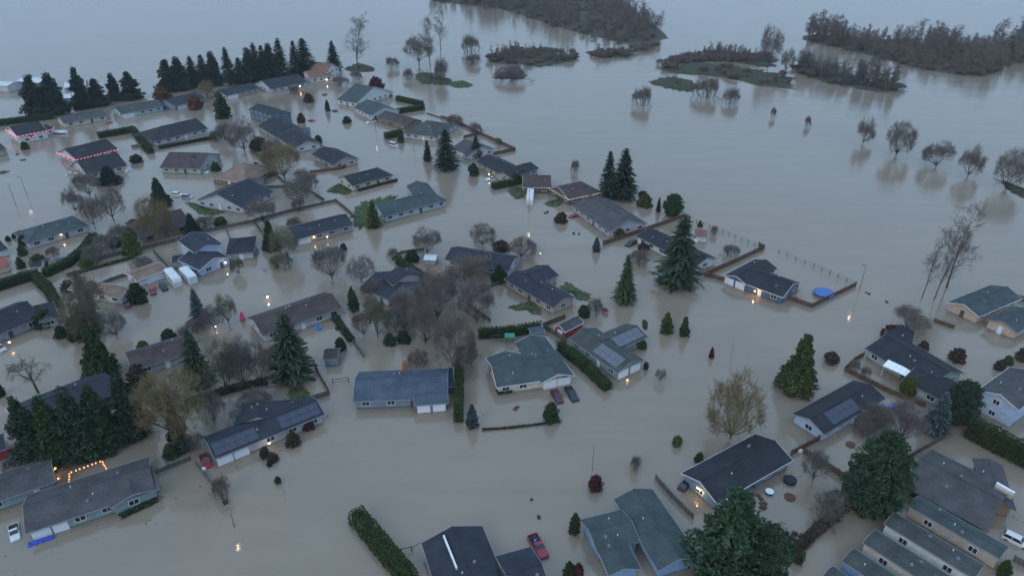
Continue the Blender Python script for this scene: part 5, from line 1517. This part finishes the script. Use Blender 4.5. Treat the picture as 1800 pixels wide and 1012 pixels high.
porch(600, 286, 2.0, 'small amber light on the tan-gabled house', 14, G_WARM)
porch(1103, 667, 0.5, 'pale yard light in front of the pale solar garage doors', 0, G_WARM, s=.13)
porch(378, 573, 1.0, 'small yard lamp left of the long brown-roofed house', 10, G_WARM)
porch(470, 521, 1.2, 'bright yard lamp in street water above the long brown-roofed house', 20, G_WHITE, (1, .8, .6), s=.2)
porch(16, 601, 1.6, 'small light on the dark house at the left edge', 16, G_WARM)
porch(950, 445, 1.9, 'small white light on the right gable of the long navy house', 6, G_WARM, s=.1)
porch(860, 306, 1.7, 'white light beside the trucks of the dark L-shaped house', 24, G_WHITE, (1, .85, .7))
porch(97, 822, 1.2, 'amber light glowing between the two grey-roofed houses at lower left', 70, glow('lamp_dim', (1, .45, .1), 4), s=.12)
# tube light on the end wall of the charcoal house
p0, p1 = at(1225, 856, 1.6), at(1241, 868, 1.6)
root = thing('strip_light', 'yellow strip light on the end wall of the charcoal house', 'lamp', p0)
d = p1 - p0; s_ = Vector((-d.y, d.x, 0)).normalized() * .09
mb = MB(); mb.bar(Vector((0, 0, .25)), d + Vector((0, 0, .25)), s_, .34); mb.build('tube', glow('strip', (1, .66, .22), 5), root)
mb = MB(); mb.bar(Vector((0, 0, .34)), d + Vector((0, 0, .34)), s_ * 1.3, .08); mb.build('housing', M_STEEL, root)
point(root, d / 2 + Vector((-0.5, -0.5, 0)), 40, (1, .7, .3))

ME_BULB = {}
def bulb_mesh(g, s):
    k = (g.name, s)
    if k not in ME_BULB:
        b = MB(); b.tube((0, 0, -s), (0, 0, 0), s * .5, s, 6); b.tube((0, 0, 0), (0, 0, s), s, s * .4, 6); ME_BULB[k] = b.mesh('bulb', g)
    return ME_BULB[k]
def string_lights(paths, label, g, gap, s, wire=True):
    o = paths[0][0]
    root = thing('string_lights', label, 'string lights', o)
    for P in paths:
        b = MB()
        for i in range(len(P) - 1):
            d = P[i + 1] - P[i]; n = max(1, int(d.length / gap))
            b.tube(P[i] - o, P[i + 1] - o, 0.025, 0.025, 4)
            for k in range(n):
                link('bulb', bulb_mesh(g, s), root, P[i] - o + d * ((k + .5) / n) + Vector((rnd.uniform(-.05, .05), rnd.uniform(-.05, .05), -.06)))
        b.build('wire', M_STEEL, root)
    return root
def eaves(key, i, off=0.14):
    _, rects, _ = HOUSES[key]; a, ex, ey, L, D = rects[i]
    a = a - ex * off - ey * off
    return [a, a + ex * (L + 2 * off), a + ex * (L + 2 * off) + ey * (D + 2 * off), a + ey * (D + 2 * off)]
string_lights([[at(121, 853, 2.2), at(122, 830, 2.6), at(179, 809, 2.6), at(189, 828, 2.2)]], 'frame of orange string lights behind the long blue-green house', G_BULB, .62, .13)
q = eaves('h35', 0); string_lights([[q[3], q[0], q[1], q[2]]], 'pink string lights round the dark two-part house', G_PINK, 1.3, .2)
q = eaves('h36', 0); string_lights([[q[3], q[0], q[1], q[2]]], 'pink string lights on the upper roof of the white house', G_PINK, 1.4, .2)
q = eaves('h36', 1); string_lights([[q[0], q[1], q[2]]], 'pink string lights on the lower roof of the white house', G_PINK, 1.4, .2)
q = eaves('h19', 0); string_lights([[q[0], q[1], q[2]]], 'golden eave lights on the dark brown-roofed house', G_GOLD, .9, .11)
q = eaves('h49', 0); string_lights([[q[3], q[3] + (q[0] - q[3]) * .12]], 'short red light string at the left corner of the long navy roof', G_PINK, .5, .1)
q = eaves('h49', 0); string_lights([[q[2], q[2] + (q[1] - q[2]) * .35]], 'short red light string at the right corner of the long navy roof', G_PINK, .5, .1)

# ------------------------------------------------------------------ vehicles
def paint(key, c):
    return mat('paint_' + key, c, 0.3, 0.05, 0.5, spec=0.5)
PAINT = {k: paint(k, c) for k, c in {'white': (.56, .58, .60), 'red': (.26, .02, .03), 'maroon': (.075, .012, .028), 'black': (.018, .02, .025), 'navy': (.014, .018, .038), 'silver': (.36, .38, .40), 'grey': (.12, .13, .14), 'blue': (.05, .12, .36)}.items()}
M_BED = mat('bed_liner', (.03, .03, .034), .85)
M_TYRE = mat('tyre', (.015, .015, .016), .9)
M_LIGHT = mat('headlamp', (.7, .72, .74), .15, .02)
M_TAIL = mat('tail_lamp', (.28, .02, .02), .25, .02)
def ring(x, hw, z0, z1, b=.12):
    return [(x, -hw + b * .3, z0), (x, hw - b * .3, z0), (x, hw, z0 + .2), (x, hw, z1 - b), (x, hw - b, z1), (x, -hw + b, z1), (x, -hw, z1 - b), (x, -hw, z0 + .2)]
VEH = {}
def vehicle(kind, col, u, v, u2, v2, label, sink=0.45, cat=None, scale=1.0, group=None):
    p, q = at(u, v), at(u2, v2)
    rz = math.atan2(q.y - p.y, q.x - p.x)
    nm = {'car': 'parked_car', 'suv': 'parked_suv', 'pickup': 'pickup_truck', 'van': 'parked_van'}[kind]
    root = thing(nm, label, cat or {'car': 'car', 'suv': 'car', 'pickup': 'truck', 'van': 'van'}[kind], p + Vector((0, 0, -sink)), rz, group)
    root.scale = (scale * 0.87,) * 3
    key = (kind, col)
    if key not in VEH:
        L, Wd, H, belt = {'car': (4.6, .9, 1.45, .92), 'suv': (4.8, .96, 1.78, 1.08), 'pickup': (5.7, 1.0, 1.85, 1.12), 'van': (5.3, 1.0, 2.1, 1.15)}[kind]
        h = L / 2; parts = []
        b = MB()
        hood = belt - .06
        if kind == 'pickup':
            b.loft([ring(x, w_, .35, t) for x, w_, t in ((h, Wd * .86, belt * .82), (h - .18, Wd * .97, hood), (h * .38, Wd, belt), (-h * .12, Wd, belt))])
            b.box(-h, -h * .12, -Wd, Wd, .4, .72)
            for s in (-1, 1):
                b.box(-h, -h * .12, s * Wd - .07 if s > 0 else -Wd, Wd if s > 0 else -Wd + .07, .72, belt)
            b.box(-h, -h + .08, -Wd + .07, Wd - .07, .72, belt)
            lb_ = MB(); lb_.box(-h + .1, -h * .12 - .02, -Wd + .09, Wd - .09, .73, .78); parts.append(('bed_liner', lb_.mesh('bed_liner', M_BED)))
        else:
            b.loft([ring(x, w_, .32, t) for x, w_, t in ((h, Wd * .82, belt * .78), (h - .2, Wd * .96, hood - .04), (h * .42, Wd, belt), (-h * .75, Wd, belt), (-h + .1, Wd * .95, belt * .96), (-h, Wd * .84, belt * .85))])
        parts.append(('body', b.mesh('body', PAINT[col], False)))
        x0, x1, x2, x3 = {'car': (h * .40, h * .12, -h * .45, -h * .80), 'suv': (h * .42, h * .2, -h * .82, -h * .96), 'pickup': (h * .36, h * .14, -h * .08, -h * .13), 'van': (h * .62, h * .42, -h * .92, -h * .97)}[kind]
        b = MB(); t = H - .07
        b.hexa([(x3, -Wd * .93, belt - .02), (x0, -Wd * .93, belt - .02), (x0, Wd * .93, belt - .02), (x3, Wd * .93, belt - .02), (x2, -Wd * .76, t), (x1, -Wd * .76, t), (x1, Wd * .76, t), (x2, Wd * .76, t)])
        parts.append(('windows', b.mesh('windows', M_GLASS)))
        b = MB(); b.hexa([(x2 - .04, -Wd * .79, t), (x1 + .05, -Wd * .79, t), (x1 + .05, Wd * .79, t), (x2 - .04, Wd * .79, t), (x2 + .1, -Wd * .7, H), (x1 - .1, -Wd * .7, H), (x1 - .1, Wd * .7, H), (x2 + .1, Wd * .7, H)])
        parts.append(('roof', b.mesh('car_roof', PAINT[col])))
        b = MB()
        for s in (-1, 1):
            for xa, xb, xc, xd in ((x0, x1, .1, 0), (x3, x2, -.1, 0)):
                b.tube((xa, s * Wd * .92, belt - .02), (xb, s * Wd * .77, t), .05, .05, 4)
            xm = (x1 + x2) / 2
            b.tube((xm, s * Wd * .94, belt - .02), (xm, s * Wd * .78, t), .05, .05, 4)
        parts.append(('pillars', b.mesh('pillars', PAINT[col])))
        wb = MB(); wb.tube((0, -.12, 0), (0, .12, 0), .36, .36, 12)
        wm = wb.mesh('wheel', M_TYRE)
        for sx in (-1, 1):
            for sy in (-1, 1):
                parts.append(('wheel', wm, (sx * h * .62, sy * (Wd - .12), .36)))
        hm = MB(); hm.box(-.04, .04, -.18, .18, -.08, .08); hm_ = hm.mesh('headlight', M_LIGHT); tm_ = hm.mesh('taillight', M_TAIL)
        for sy in (-1, 1):
            parts.append(('headlight', hm_, (h - .05, sy * Wd * .62, belt * .68)))
            parts.append(('taillight', tm_, (-h + .01, sy * Wd * .7, belt * .72)))
        VEH[key] = parts
    for pt_ in VEH[key]:
        o = link(pt_[0], pt_[1], root, pt_[2] if len(pt_) > 2 else None)
    return root
V_ = vehicle
V_('pickup', 'white', 26, 936, 30, 958, 'white pickup at the left end of the long blue-green house', .45, scale=.86)
V_('pickup', 'red', 362, 811, 372, 832, 'bright red pickup at the left corner of the solar-panelled house', .4, scale=.86)
V_('suv', 'maroon', 979, 699, 990, 716, 'maroon car, left of the two in front of the teal-roofed house', .4)
V_('pickup', 'navy', 1005, 694, 1016, 712, 'dark pickup, right of the two in front of the teal-roofed house', .45)
V_('pickup', 'red', 946, 962, 962, 990, 'red pickup with loaded dark bed at the bottom edge', .3)
V_('suv', 'white', 1786, 952, 1806, 962, 'white car at the right edge beside the mobile homes', .3)
V_('suv', 'red', 269, 513, 272, 522, 'red car at the garage of the rust-roofed house', .3)
V_('suv', 'black', 288, 506, 294, 515, 'black car between the red car and the motorhome', .3)
V_('car', 'maroon', 224, 537, 228, 548, 'dark red car under the white gable at the feathery conifer', .4)
V_('pickup', 'white', 865, 316, 852, 318, 'white truck, left of those before the dark L-shaped house', .3)
V_('van', 'white', 877, 308, 884, 314, 'white van, right of those before the dark L-shaped house', .2)
V_('car', 'red', 1009, 381, 1020, 378, 'red car half drowned left of the lit garage', .5)
V_('pickup', 'white', 652, 216, 643, 218, 'white pickup by the brown-roofed house at the cul-de-sac', .3)
V_('suv', 'black', 660, 210, 652, 211, 'black car behind the white pickup at the cul-de-sac', .3)
V_('car', 'red', 549, 213, 558, 214, 'small red car in the flooded street by the dark row', .5)
V_('car', 'red', 571, 167, 580, 164, 'small red car near the head of the cul-de-sac', .5)
V_('van', 'white', 692, 256, 700, 258, 'white van in the street before the slim conifer', .4)
V_('suv', 'white', 359, 303, 368, 304, 'white car beside the rusty tan-roofed house', .4)
V_('suv', 'white', 312, 343, 324, 344, 'white car, farthest left of two near the navy gable house', .4)
V_('suv', 'silver', 330, 347, 341, 348, 'silver car, nearer of two by the navy gable house', .4)
V_('car', 'red', 192, 216, 200, 214, 'red car at the right end of the grey-roofed back house', .5)
V_('suv', 'black', 1109, 430, 1100, 434, 'black car at the left corner of the long white house', .3)
V_('suv', 'black', 1137, 437, 1128, 442, 'black car at the near wall of the long white house', .3)
V_('car', 'silver', 128, 291, 138, 288, 'silver car, upper of two left of the pink-lit house', .5)
V_('car', 'white', 126, 306, 136, 304, 'white car, lower of two left of the pink-lit house', .5)
V_('car', 'grey', 42, 281, 50, 279, 'dark half-drowned car in open water at far left', .8)
V_('car', 'black', 7, 303, 16, 301, 'dark car at the left edge in open water', .6)
V_('car', 'red', 2, 795, 10, 792, 'red car cut by the left edge beside the evergreens', .3)
V_('car', 'navy', 1206, 852, 1213, 845, 'dark blue car at the end wall of the charcoal house', .3)
V_('suv', 'silver', 0, 614, 8, 618, 'grey car cut by the left edge below the dark house', .3)
V_('car', 'maroon', 590, 196, 600, 198, 'dark red car in the cul-de-sac near the columnar shrub', .5)

def motorhome(u, v, u2, v2, L, label, rv=True, H=2.6, Wd=1.22, col='white', nm='motorhome'):
    p, q = at(u, v), at(u2, v2); d = (q - p).normalized()
    root = thing(nm, label, nm.replace('_', ' '), p + Vector((0, 0, -.1)), math.atan2(d.y, d.x))
    h = L / 2
    def rr(x, w_, z0, z1, b):
        return [(x, -w_, z0), (x, w_, z0), (x, w_, z1 - b), (x, w_ - b, z1), (x, -w_ + b, z1), (x, -w_, z1 - b)]
    b = MB()
    if rv: b.loft([rr(h, Wd * .9, .1, H * .62, .1), rr(h - .5, Wd, .1, H * .95, .2), rr(h - .9, Wd, .1, H, .2), rr(-h + .2, Wd, .1, H, .2), rr(-h, Wd * .94, .1, H * .95, .25)])
    else: b.loft([rr(h, Wd * .9, .1, H * .9, .15), rr(h - .3, Wd, .1, H, .15), rr(-h, Wd, .1, H, .15)])
    b.build('body', PAINT[col], root)
    for s in (-1, 1):
        for x in ((-h * .5, h * .1, h * .5) if rv else ()):
            b = MB(); b.box(x - .45, x + .45, s * Wd - .02, s * Wd + .02, 1.35, 1.95); b.build('window', M_GLASS, root)
        for x in (-h * .55, h * .55):
            b = MB(); b.tube((x, s * (Wd - .25), .05), (x, s * (Wd + .01), .05), .38, .38, 10); b.build('wheel', M_TYRE, root)
    if rv:
        b = MB(); b.hexa([(h - .42, -Wd * .85, 1.3), (h - .3, -Wd * .85, 1.3), (h - .3, Wd * .85, 1.3), (h - .42, Wd * .85, 1.3), (h - .62, -Wd * .8, 2.1), (h - .42, -Wd * .8, 2.1), (h - .42, Wd * .8, 2.1), (h - .62, Wd * .8, 2.1)])
        b.build('windscreen', M_GLASS, root)
        b = MB(); b.hexa([(-.5, -.35, H), (.5, -.35, H), (.5, .35, H), (-.5, .35, H), (-.35, -.25, H + .25), (.35, -.25, H + .25), (.35, .25, H + .25), (-.35, .25, H + .25)]); b.build('air_conditioner', M_PIPE, root)
        b = MB(); b.box(-h * .6 - .25, -h * .6 + .25, -.25, .25, H, H + .1); b.build('roof_hatch', M_PIPE, root)
motorhome(306, 494, 318, 508, 8.5, 'white motorhome beside the rust-roofed house')
motorhome(333, 490, 345, 502, 7.5, 'white cargo trailer left of the light blue split-level house', False, 2.5, 1.2, nm='cargo_trailer')
motorhome(932, 352, 931, 362, 8.5, 'white motorhome parked before the string-lit house', H=2.9)

def boat(u, v, u2, v2, L, wd, label, m, cover=True):
    p, q = at(u, v), at(u2, v2); d = q - p
    root = thing('covered_boat', label, 'boat', p, math.atan2(d.y, d.x))
    b = MB(); st = [(-L / 2, .8, .9), (-L * .2, 1, 1), (L * .15, .95, 1.05), (L * .36, .6, 1.1), (L / 2, .08, 1.15)]
    b.loft([[(x, -wd * k * .5, .0), (x, wd * k * .5, .0), (x, wd * k, .55 * z), (x, -wd * k, .55 * z)] for x, k, z in st]); b.build('hull', m, root)
    b = MB(); b.loft([[(x, -wd * k, .56 * z), (x, wd * k, .56 * z), (x, wd * k * .5, 1.15 * z), (x, -wd * k * .5, 1.15 * z)] for x, k, z in st]); b.build('cover', m, root)
boat(106, 234, 120, 235, 8.5, 1.5, 'white covered boat right of the pink-edged white house', PAINT['white'])
boat(138, 536, 146, 546, 4.6, .45, 'slim pale upturned boat left of the feathery conifer', PAINT['silver'])

# ------------------------------------------------------------------ garden things
def disc_thing(name, label, cat, u, v, r, h, parts, z0=0):
    p = at(u, v); root = thing(name, label, cat, p)
    for (nm, ra, za, rb, zb, m) in parts:
        b = MB(); b.tube((0, 0, za), (0, 0, zb), ra, rb, 24); b.build(nm, m, root)
    return root
M_POOL = mat('pool_cover', (0.055, 0.13, 0.36), .55, .12, .8)
M_POOLW = mat('pool_wall', (0.07, 0.11, 0.25), .6)
M_BLACK = mat('black_fabric', (.025, .027, .032), .85)
M_GREEN = mat('canopy_green', (.04, .24, .16), .8)
M_PINK = mat('inflatable_pink', (.62, .07, .16), .5)
M_BLUEP = mat('blue_plastic', (.03, .22, .62), .45)
M_RUST = mat('rusty_steel', (.10, .05, .04), .9, .3, 3)
M_WHITEP = mat('white_plastic', (.66, .70, .74), .5)
disc_thing('swimming_pool', 'round blue covered pool inside the brown fence', 'pool', 1447, 518, 2.6, 1, [('wall', 2.55, -.5, 2.55, .75, M_POOLW), ('rim', 2.68, .75, 2.68, .86, M_POOLW), ('cover', 2.6, .87, 2.1, 1.02, M_POOL)])
def legs(root, r, n, h, m):
    for k in range(n):
        a = 6.283 * k / n; b = MB(); b.tube((r * math.cos(a), r * math.sin(a), -.8), (r * math.cos(a), r * math.sin(a), h), .05, .05, 5); b.build('leg', m, root)
t = disc_thing('hot_tub', 'dark round tub in the yard behind the charcoal house', 'tub', 1388, 846, 1.1, .7, [('wall', 1.1, -.5, 1.1, .6, M_BLACK), ('cover', 1.18, .6, 1.0, .75, M_BLACK)])
t = disc_thing('garden_table', 'round white-topped table beside the dark tub', 'table', 1352, 866, .7, .5, [('table_top', .75, .42, .75, .5, M_WHITEP), ('skirt', .6, -.3, .7, .40, M_BLACK)]); legs(t, .5, 4, .4, M_BLACK)
t = disc_thing('fire_pit', 'rusty round fire pit in the same yard', 'fire pit', 1388, 874, .9, .3, [('bowl', .75, -.3, .95, .22, M_RUST), ('lid', .95, .23, .5, .42, M_RUST)])
t = disc_thing('garden_table', 'round brown table right of the brown fence', 'table', 1495, 782, .8, .3, [('table_top', .85, .22, .85, .32, M_RUST)]); legs(t, .6, 4, .22, M_RUST)
t = disc_thing('paddling_pool', 'small bright blue tub behind the pale blue solar house', 'tub', 1568, 716, .7, .5, [('wall', .6, -.3, .75, .45, M_BLUEP), ('water_cover', .7, .45, .6, .5, M_BLUEP)])
t = thing('play_canopy', 'green canopy of a swing set behind the teal-roofed house', 'swing set', at(896, 600))
for s in (-1, 1):
    for y in (-1, 1):
        mb = MB(); mb.tube((s * 1.0, y * .8, -1), (s * .8, y * .5, 2.0), .06, .06, 6); mb.build('leg', M_GREYW, t)
mb = MB(); mb.poly((-1.2, -1, 1.7), (1.2, -1, 1.7), (1.2, 0, 2.4), (-1.2, 0, 2.4)); mb.poly((1.2, 1, 1.7), (-1.2, 1, 1.7), (-1.2, 0, 2.4), (1.2, 0, 2.4)); mb.poly((-1.2, -1, 1.7), (-1.2, 0, 2.4), (-1.2, 1, 1.7)); mb.poly((1.2, -1, 1.7), (1.2, 1, 1.7), (1.2, 0, 2.4)); mb.build('canopy', M_GREEN, t)
mb = MB(); mb.tube((-1, 0, 1.65), (-4.2, .1, 1.65), .06, .06, 6); mb.build('beam', M_GREYW, t)
for s in (-.5, .5):
    mb = MB(); mb.tube((-4.2, .1, 1.65), (-4.3, s * 2, -1), .05, .05, 6); mb.build('leg', M_GREYW, t)
for x in (-2, -3.2):
    mb = MB(); mb.box(x - .25, x + .25, -.12, .12, .3, .35); mb.tube((x - .22, 0, .35), (x - .22, 0, 1.62), .015, .015, 4); mb.tube((x + .22, 0, .35), (x + .22, 0, 1.62), .015, .015, 4); mb.build('swing_seat', M_BLACK, t)
t = thing('inflatable', 'pink inflatable figure at the left end of the long brown-roofed house', 'inflatable', at(427, 562))
for k, (z, r) in enumerate(((.5, .75), (1.45, .55), (2.1, .36))):
    mb = MB(); N = 10
    mb.loft([[(math.cos(a) * r * math.sin(f), math.sin(a) * r * math.sin(f), z + r * .9 * math.cos(f)) for a in [6.283 * j / N for j in range(N)]] for f in (.15, .6, 1.1, 1.57, 2.0, 2.5, 3.0)]); mb.build(['base', 'body', 'head'][k], M_PINK, t, True)
t = thing('garden_umbrella', 'dark red garden umbrella beside the bright green conifer', 'umbrella', at(1063, 549))
mb = MB(); mb.tube((0, 0, -1), (0, 0, 1.5), .04, .04, 6); mb.build('pole', M_STEEL, t)
mb = MB(); mb.tube((0, 0, .7), (0, 0, 1.5), 1.0, .05, 8); mb.build('canopy', mat('umbrella_red', (.22, .02, .03), .8), t)
# white patio cover, tarp, skylight box, small roofs
def slab(name, label, cat, pts, z, thick, m, posts=True, dz=(0, 0, 0, 0)):
    P = [at(u, v, z) for u, v in pts]
    P[3] = P[0] + (P[2] - P[1])
    o = P[0].copy(); o.z = 0
    root = thing(name, label, cat, o)
    P = [p - o + Vector((0, 0, d)) for p, d in zip(P, dz)]
    mb = MB(); n = 6
    for k in range(n):
        a = P[0] + (P[1] - P[0]) * (k / n); b = P[0] + (P[1] - P[0]) * ((k + .96) / n)
        c = P[3] + (P[2] - P[3]) * ((k + .96) / n); d = P[3] + (P[2] - P[3]) * (k / n); dn = Vector((0, 0, -thick))
        mb = MB(); mb.hexa([a + dn, b + dn, c + dn, d + dn, a, b, c, d]); mb.build('roof_panel', m, root)
    if posts:
        c0 = sum(P, Vector()) / 4
        for p in P:
            q = p + (c0 - p) * .06; mb = MB(); mb.tube((q.x, q.y, -1.2), (q.x, q.y, q.z - thick - .005), .07, .07, 6); mb.build('post', TRIM['white'], root)
    return root
M_WROOF = mat('white_roof', (.78, .82, .80), .5, .04)
slab('patio_cover', 'bright white patio cover against the mint-green house', 'patio cover', [(1552, 642), (1606, 667), (1615, 656), (1562, 631)], 2.75, .12, M_WROOF)
slab('patio_cover', 'small grey patio cover with white edge behind the solar-panelled house', 'patio cover', [(404, 735), (437, 722), (434, 712), (400, 722)], 2.6, .14, ROOF['grey'])
mb = MB()
p0, p1 = at(50, 958, 0), at(95, 943, 0); d = (p1 - p0); o = p0.copy(); s_ = Vector((d.y, -d.x, 0)).normalized()
t = thing('tarpaulin', 'blue tarp laid along the white garage doors at bottom left', 'tarp', o)
rr_ = []
for k in range(13):
    f = k / 12; b0 = d * f; w1 = .12 * math.sin(k * 2.1)
    rr_.append([b0 - s_ * .1 + Vector((0, 0, -.3)), b0 + s_ * (.55 + w1) + Vector((0, 0, -.3)), b0 + s_ * (.42 + w1) + Vector((0, 0, .22)), b0 + s_ * .1 + Vector((0, 0, .5 + w1 * .6)), b0 - s_ * .1 + Vector((0, 0, .5 + w1 * .6))])
mb.loft(rr_); mb.build('sheet', mat('tarp_blue', (.02, .06, .40), .5, .15, 2), t, True)
def clutter(u, v, sx, sy, h, label, m, n=4, name='garden_clutter', cat='clutter'):
    p = at(u, v); root = thing(name, label, cat, p, rnd.uniform(0, 3)); r = random.Random(int(u * 7 + v))
    for k in range(n):
        x, y = r.uniform(-sx, sx), r.uniform(-sy, sy); a, b, c = r.uniform(.2, .5), r.uniform(.2, .5), r.uniform(.4, 1) * h
        mb = MB(); mb.hexa([(x - a, y - b, -.5), (x + a, y - b, -.5), (x + a, y + b, -.5), (x - a, y + b, -.5), (x - a * .8, y - b * .7, c), (x + a * .8, y - b * .8, c), (x + a * .7, y + b * .8, c), (x - a * .8, y + b * .8, c)])
        mb.build('crate', m, root)
clutter(1332, 880, 1.6, 2.2, .5, 'dark patio furniture jumble in the yard behind the charcoal house', M_RUST, 9)
clutter(1392, 942, 1.4, 1.2, .7, 'brown heap with blue and white items at the leafy hedge', M_RUST, 6)
clutter(557, 575, 1.6, 1.0, .8, 'blue and teal bins at the right end of the long brown-roofed house', M_BLUEP, 4)
clutter(534, 572, .7, .5, .9, 'teal bin by the near wall of the long brown-roofed house', M_GREEN, 2)
clutter(1221, 421, 2.2, .6, .7, 'white tarps and boxes beside the small brown shed', M_WHITEP, 6)
clutter(700, 600, .8, .6, .6, 'pale boxes floating among the thicket trunks', M_WHITEP, 3)
clutter(932, 878, .2, .2, .4, 'floating dark post above the red pickup, upper of two', M_BLACK, 1, 'floating_post', 'post')
clutter(947, 910, .2, .2, .4, 'floating dark post above the red pickup, lower of two', M_BLACK, 1, 'floating_post', 'post')
clutter(400, 884, .4, .3, .7, 'dark mailbox cluster at the end of the low fence', M_BLACK, 3, 'mailbox', 'mailbox')
clutter(1014, 411, 1.0, .5, .5, 'dark debris floating left of the lit garage', M_BLACK, 3, 'floating_debris', 'debris')
clutter(1525, 516, .6, .3, .4, 'small dark debris right of the pool fence corner', M_BLACK, 2, 'floating_debris', 'debris')
clutter(1557, 531, .6, .3, .35, 'dark and white debris floating right of the street light', M_BLACK, 2, 'floating_debris', 'debris')
clutter(960, 374, .8, .3, .5, 'dark debris left of the small lawn by the motorhome', M_BLACK, 3, 'floating_debris', 'debris')
clutter(905, 718, .9, .4, .3, 'brown debris in the front yard of the teal-roofed house', M_RUST, 3, 'floating_debris', 'debris')
clutter(357, 826, .3, .2, .8, 'white utility box beside the bright red pickup', M_WHITEP, 1, 'utility_box', 'utility box')

# skylight boxes on the broad brown house
root = HOUSES['h13'][0]; ro = [c for c in root.children if c.name.startswith('roof') and not c.name.startswith('roof_')][0]
a = at(1752, 848, 4.0) - root.location; b = at(1784, 866, 3.7) - root.location; d = b - a; s_ = Vector((d.y, -d.x, 0)).normalized() * 0.55
mb = MB(); mb.bar(a + s_ * .6, b + s_ * .6, s_ * 1.3, .9); mb.build('skylight_curb', WALL['tan'], ro)
mb = MB(); mb.bar(a + Vector((0, 0, .08)), b + Vector((0, 0, .08)), s_ * .55, .07); mb.build('skylight', M_WHITEP, ro)

# load in the bed of the red pickup at the bottom edge
pk = at(940, 951); rp = thing('truck_load', 'dark boxes and blue bag loaded in the red pickup bed', 'cargo', at(939, 951) + Vector((0, 0, .4)), 0.4)
rp.scale = (.85, .85, .85)
for k, (x, y, a_, m_) in enumerate(((-.4, .2, .3, M_BLACK), (.3, .3, .35, M_BLACK), (0, -.4, .28, M_BLUEP), (.5, -.3, .22, M_RUST))):
    mb = MB(); mb.hexa([(x - a_, y - a_, 0), (x + a_, y - a_, 0), (x + a_, y + a_, 0), (x - a_, y + a_, 0), (x - a_ * .8, y - a_ * .7, .5), (x + a_ * .8, y - a_ * .8, .45), (x + a_ * .7, y + a_ * .8, .5), (x - a_ * .8, y + a_ * .8, .42)]); mb.build('box', m_, rp)
# pale ridge flashing on the dark roof at the bottom edge
root, rects, org = HOUSES['h7']; ro = [c for c in root.children if c.name.startswith('roof') and not c.name.startswith('roof_')][1]
p0, p1 = at(780, 943, 3.75) - org, at(803, 1000, 3.75) - org
d = p1 - p0; sd = Vector((-d.y, d.x, 0)).normalized() * .13
mb = MB(); mb.bar(p0 + Vector((0, 0, .45)), p1 + Vector((0, 0, .45)), sd, .5); mb.build('flashing', M_WHITEP, ro)

clutter(222, 300, 1.6, 1.4, 1.0, 'pale boxes heaped at the right gable of the pink-lit house', M_WHITEP, 7)
clutter(30, 272, 1.2, .5, .5, 'row of dark objects floating at far left', M_BLACK, 4, 'floating_debris', 'debris')
clutter(595, 580, 1.0, .6, .7, 'dark boxes beside the right gable of the long brown-roofed house', M_BLACK, 4)
clutter(505, 205, 1.4, .8, .9, 'white boxes beside the two-storey navy house', M_WHITEP, 4)
clutter(420, 371, .6, .4, .7, 'magenta plastic boxes at the right corner of the navy gable house', M_PINK, 2)
clutter(645, 385, .6, .5, .8, 'white garden boxes on the bright lawn edge', M_WHITEP, 2)
clutter(1090, 378, .9, .4, .5, 'white garden chairs behind the brown-grey roof', M_WHITEP, 3)
clutter(1404, 793, .3, .3, .5, 'white bin at the brown fence corner', M_WHITEP, 1, 'bin', 'bin')
clutter(985, 350, .6, .3, .8, 'dark bins at the motorhome door', M_BLACK, 3, 'bin', 'bin')
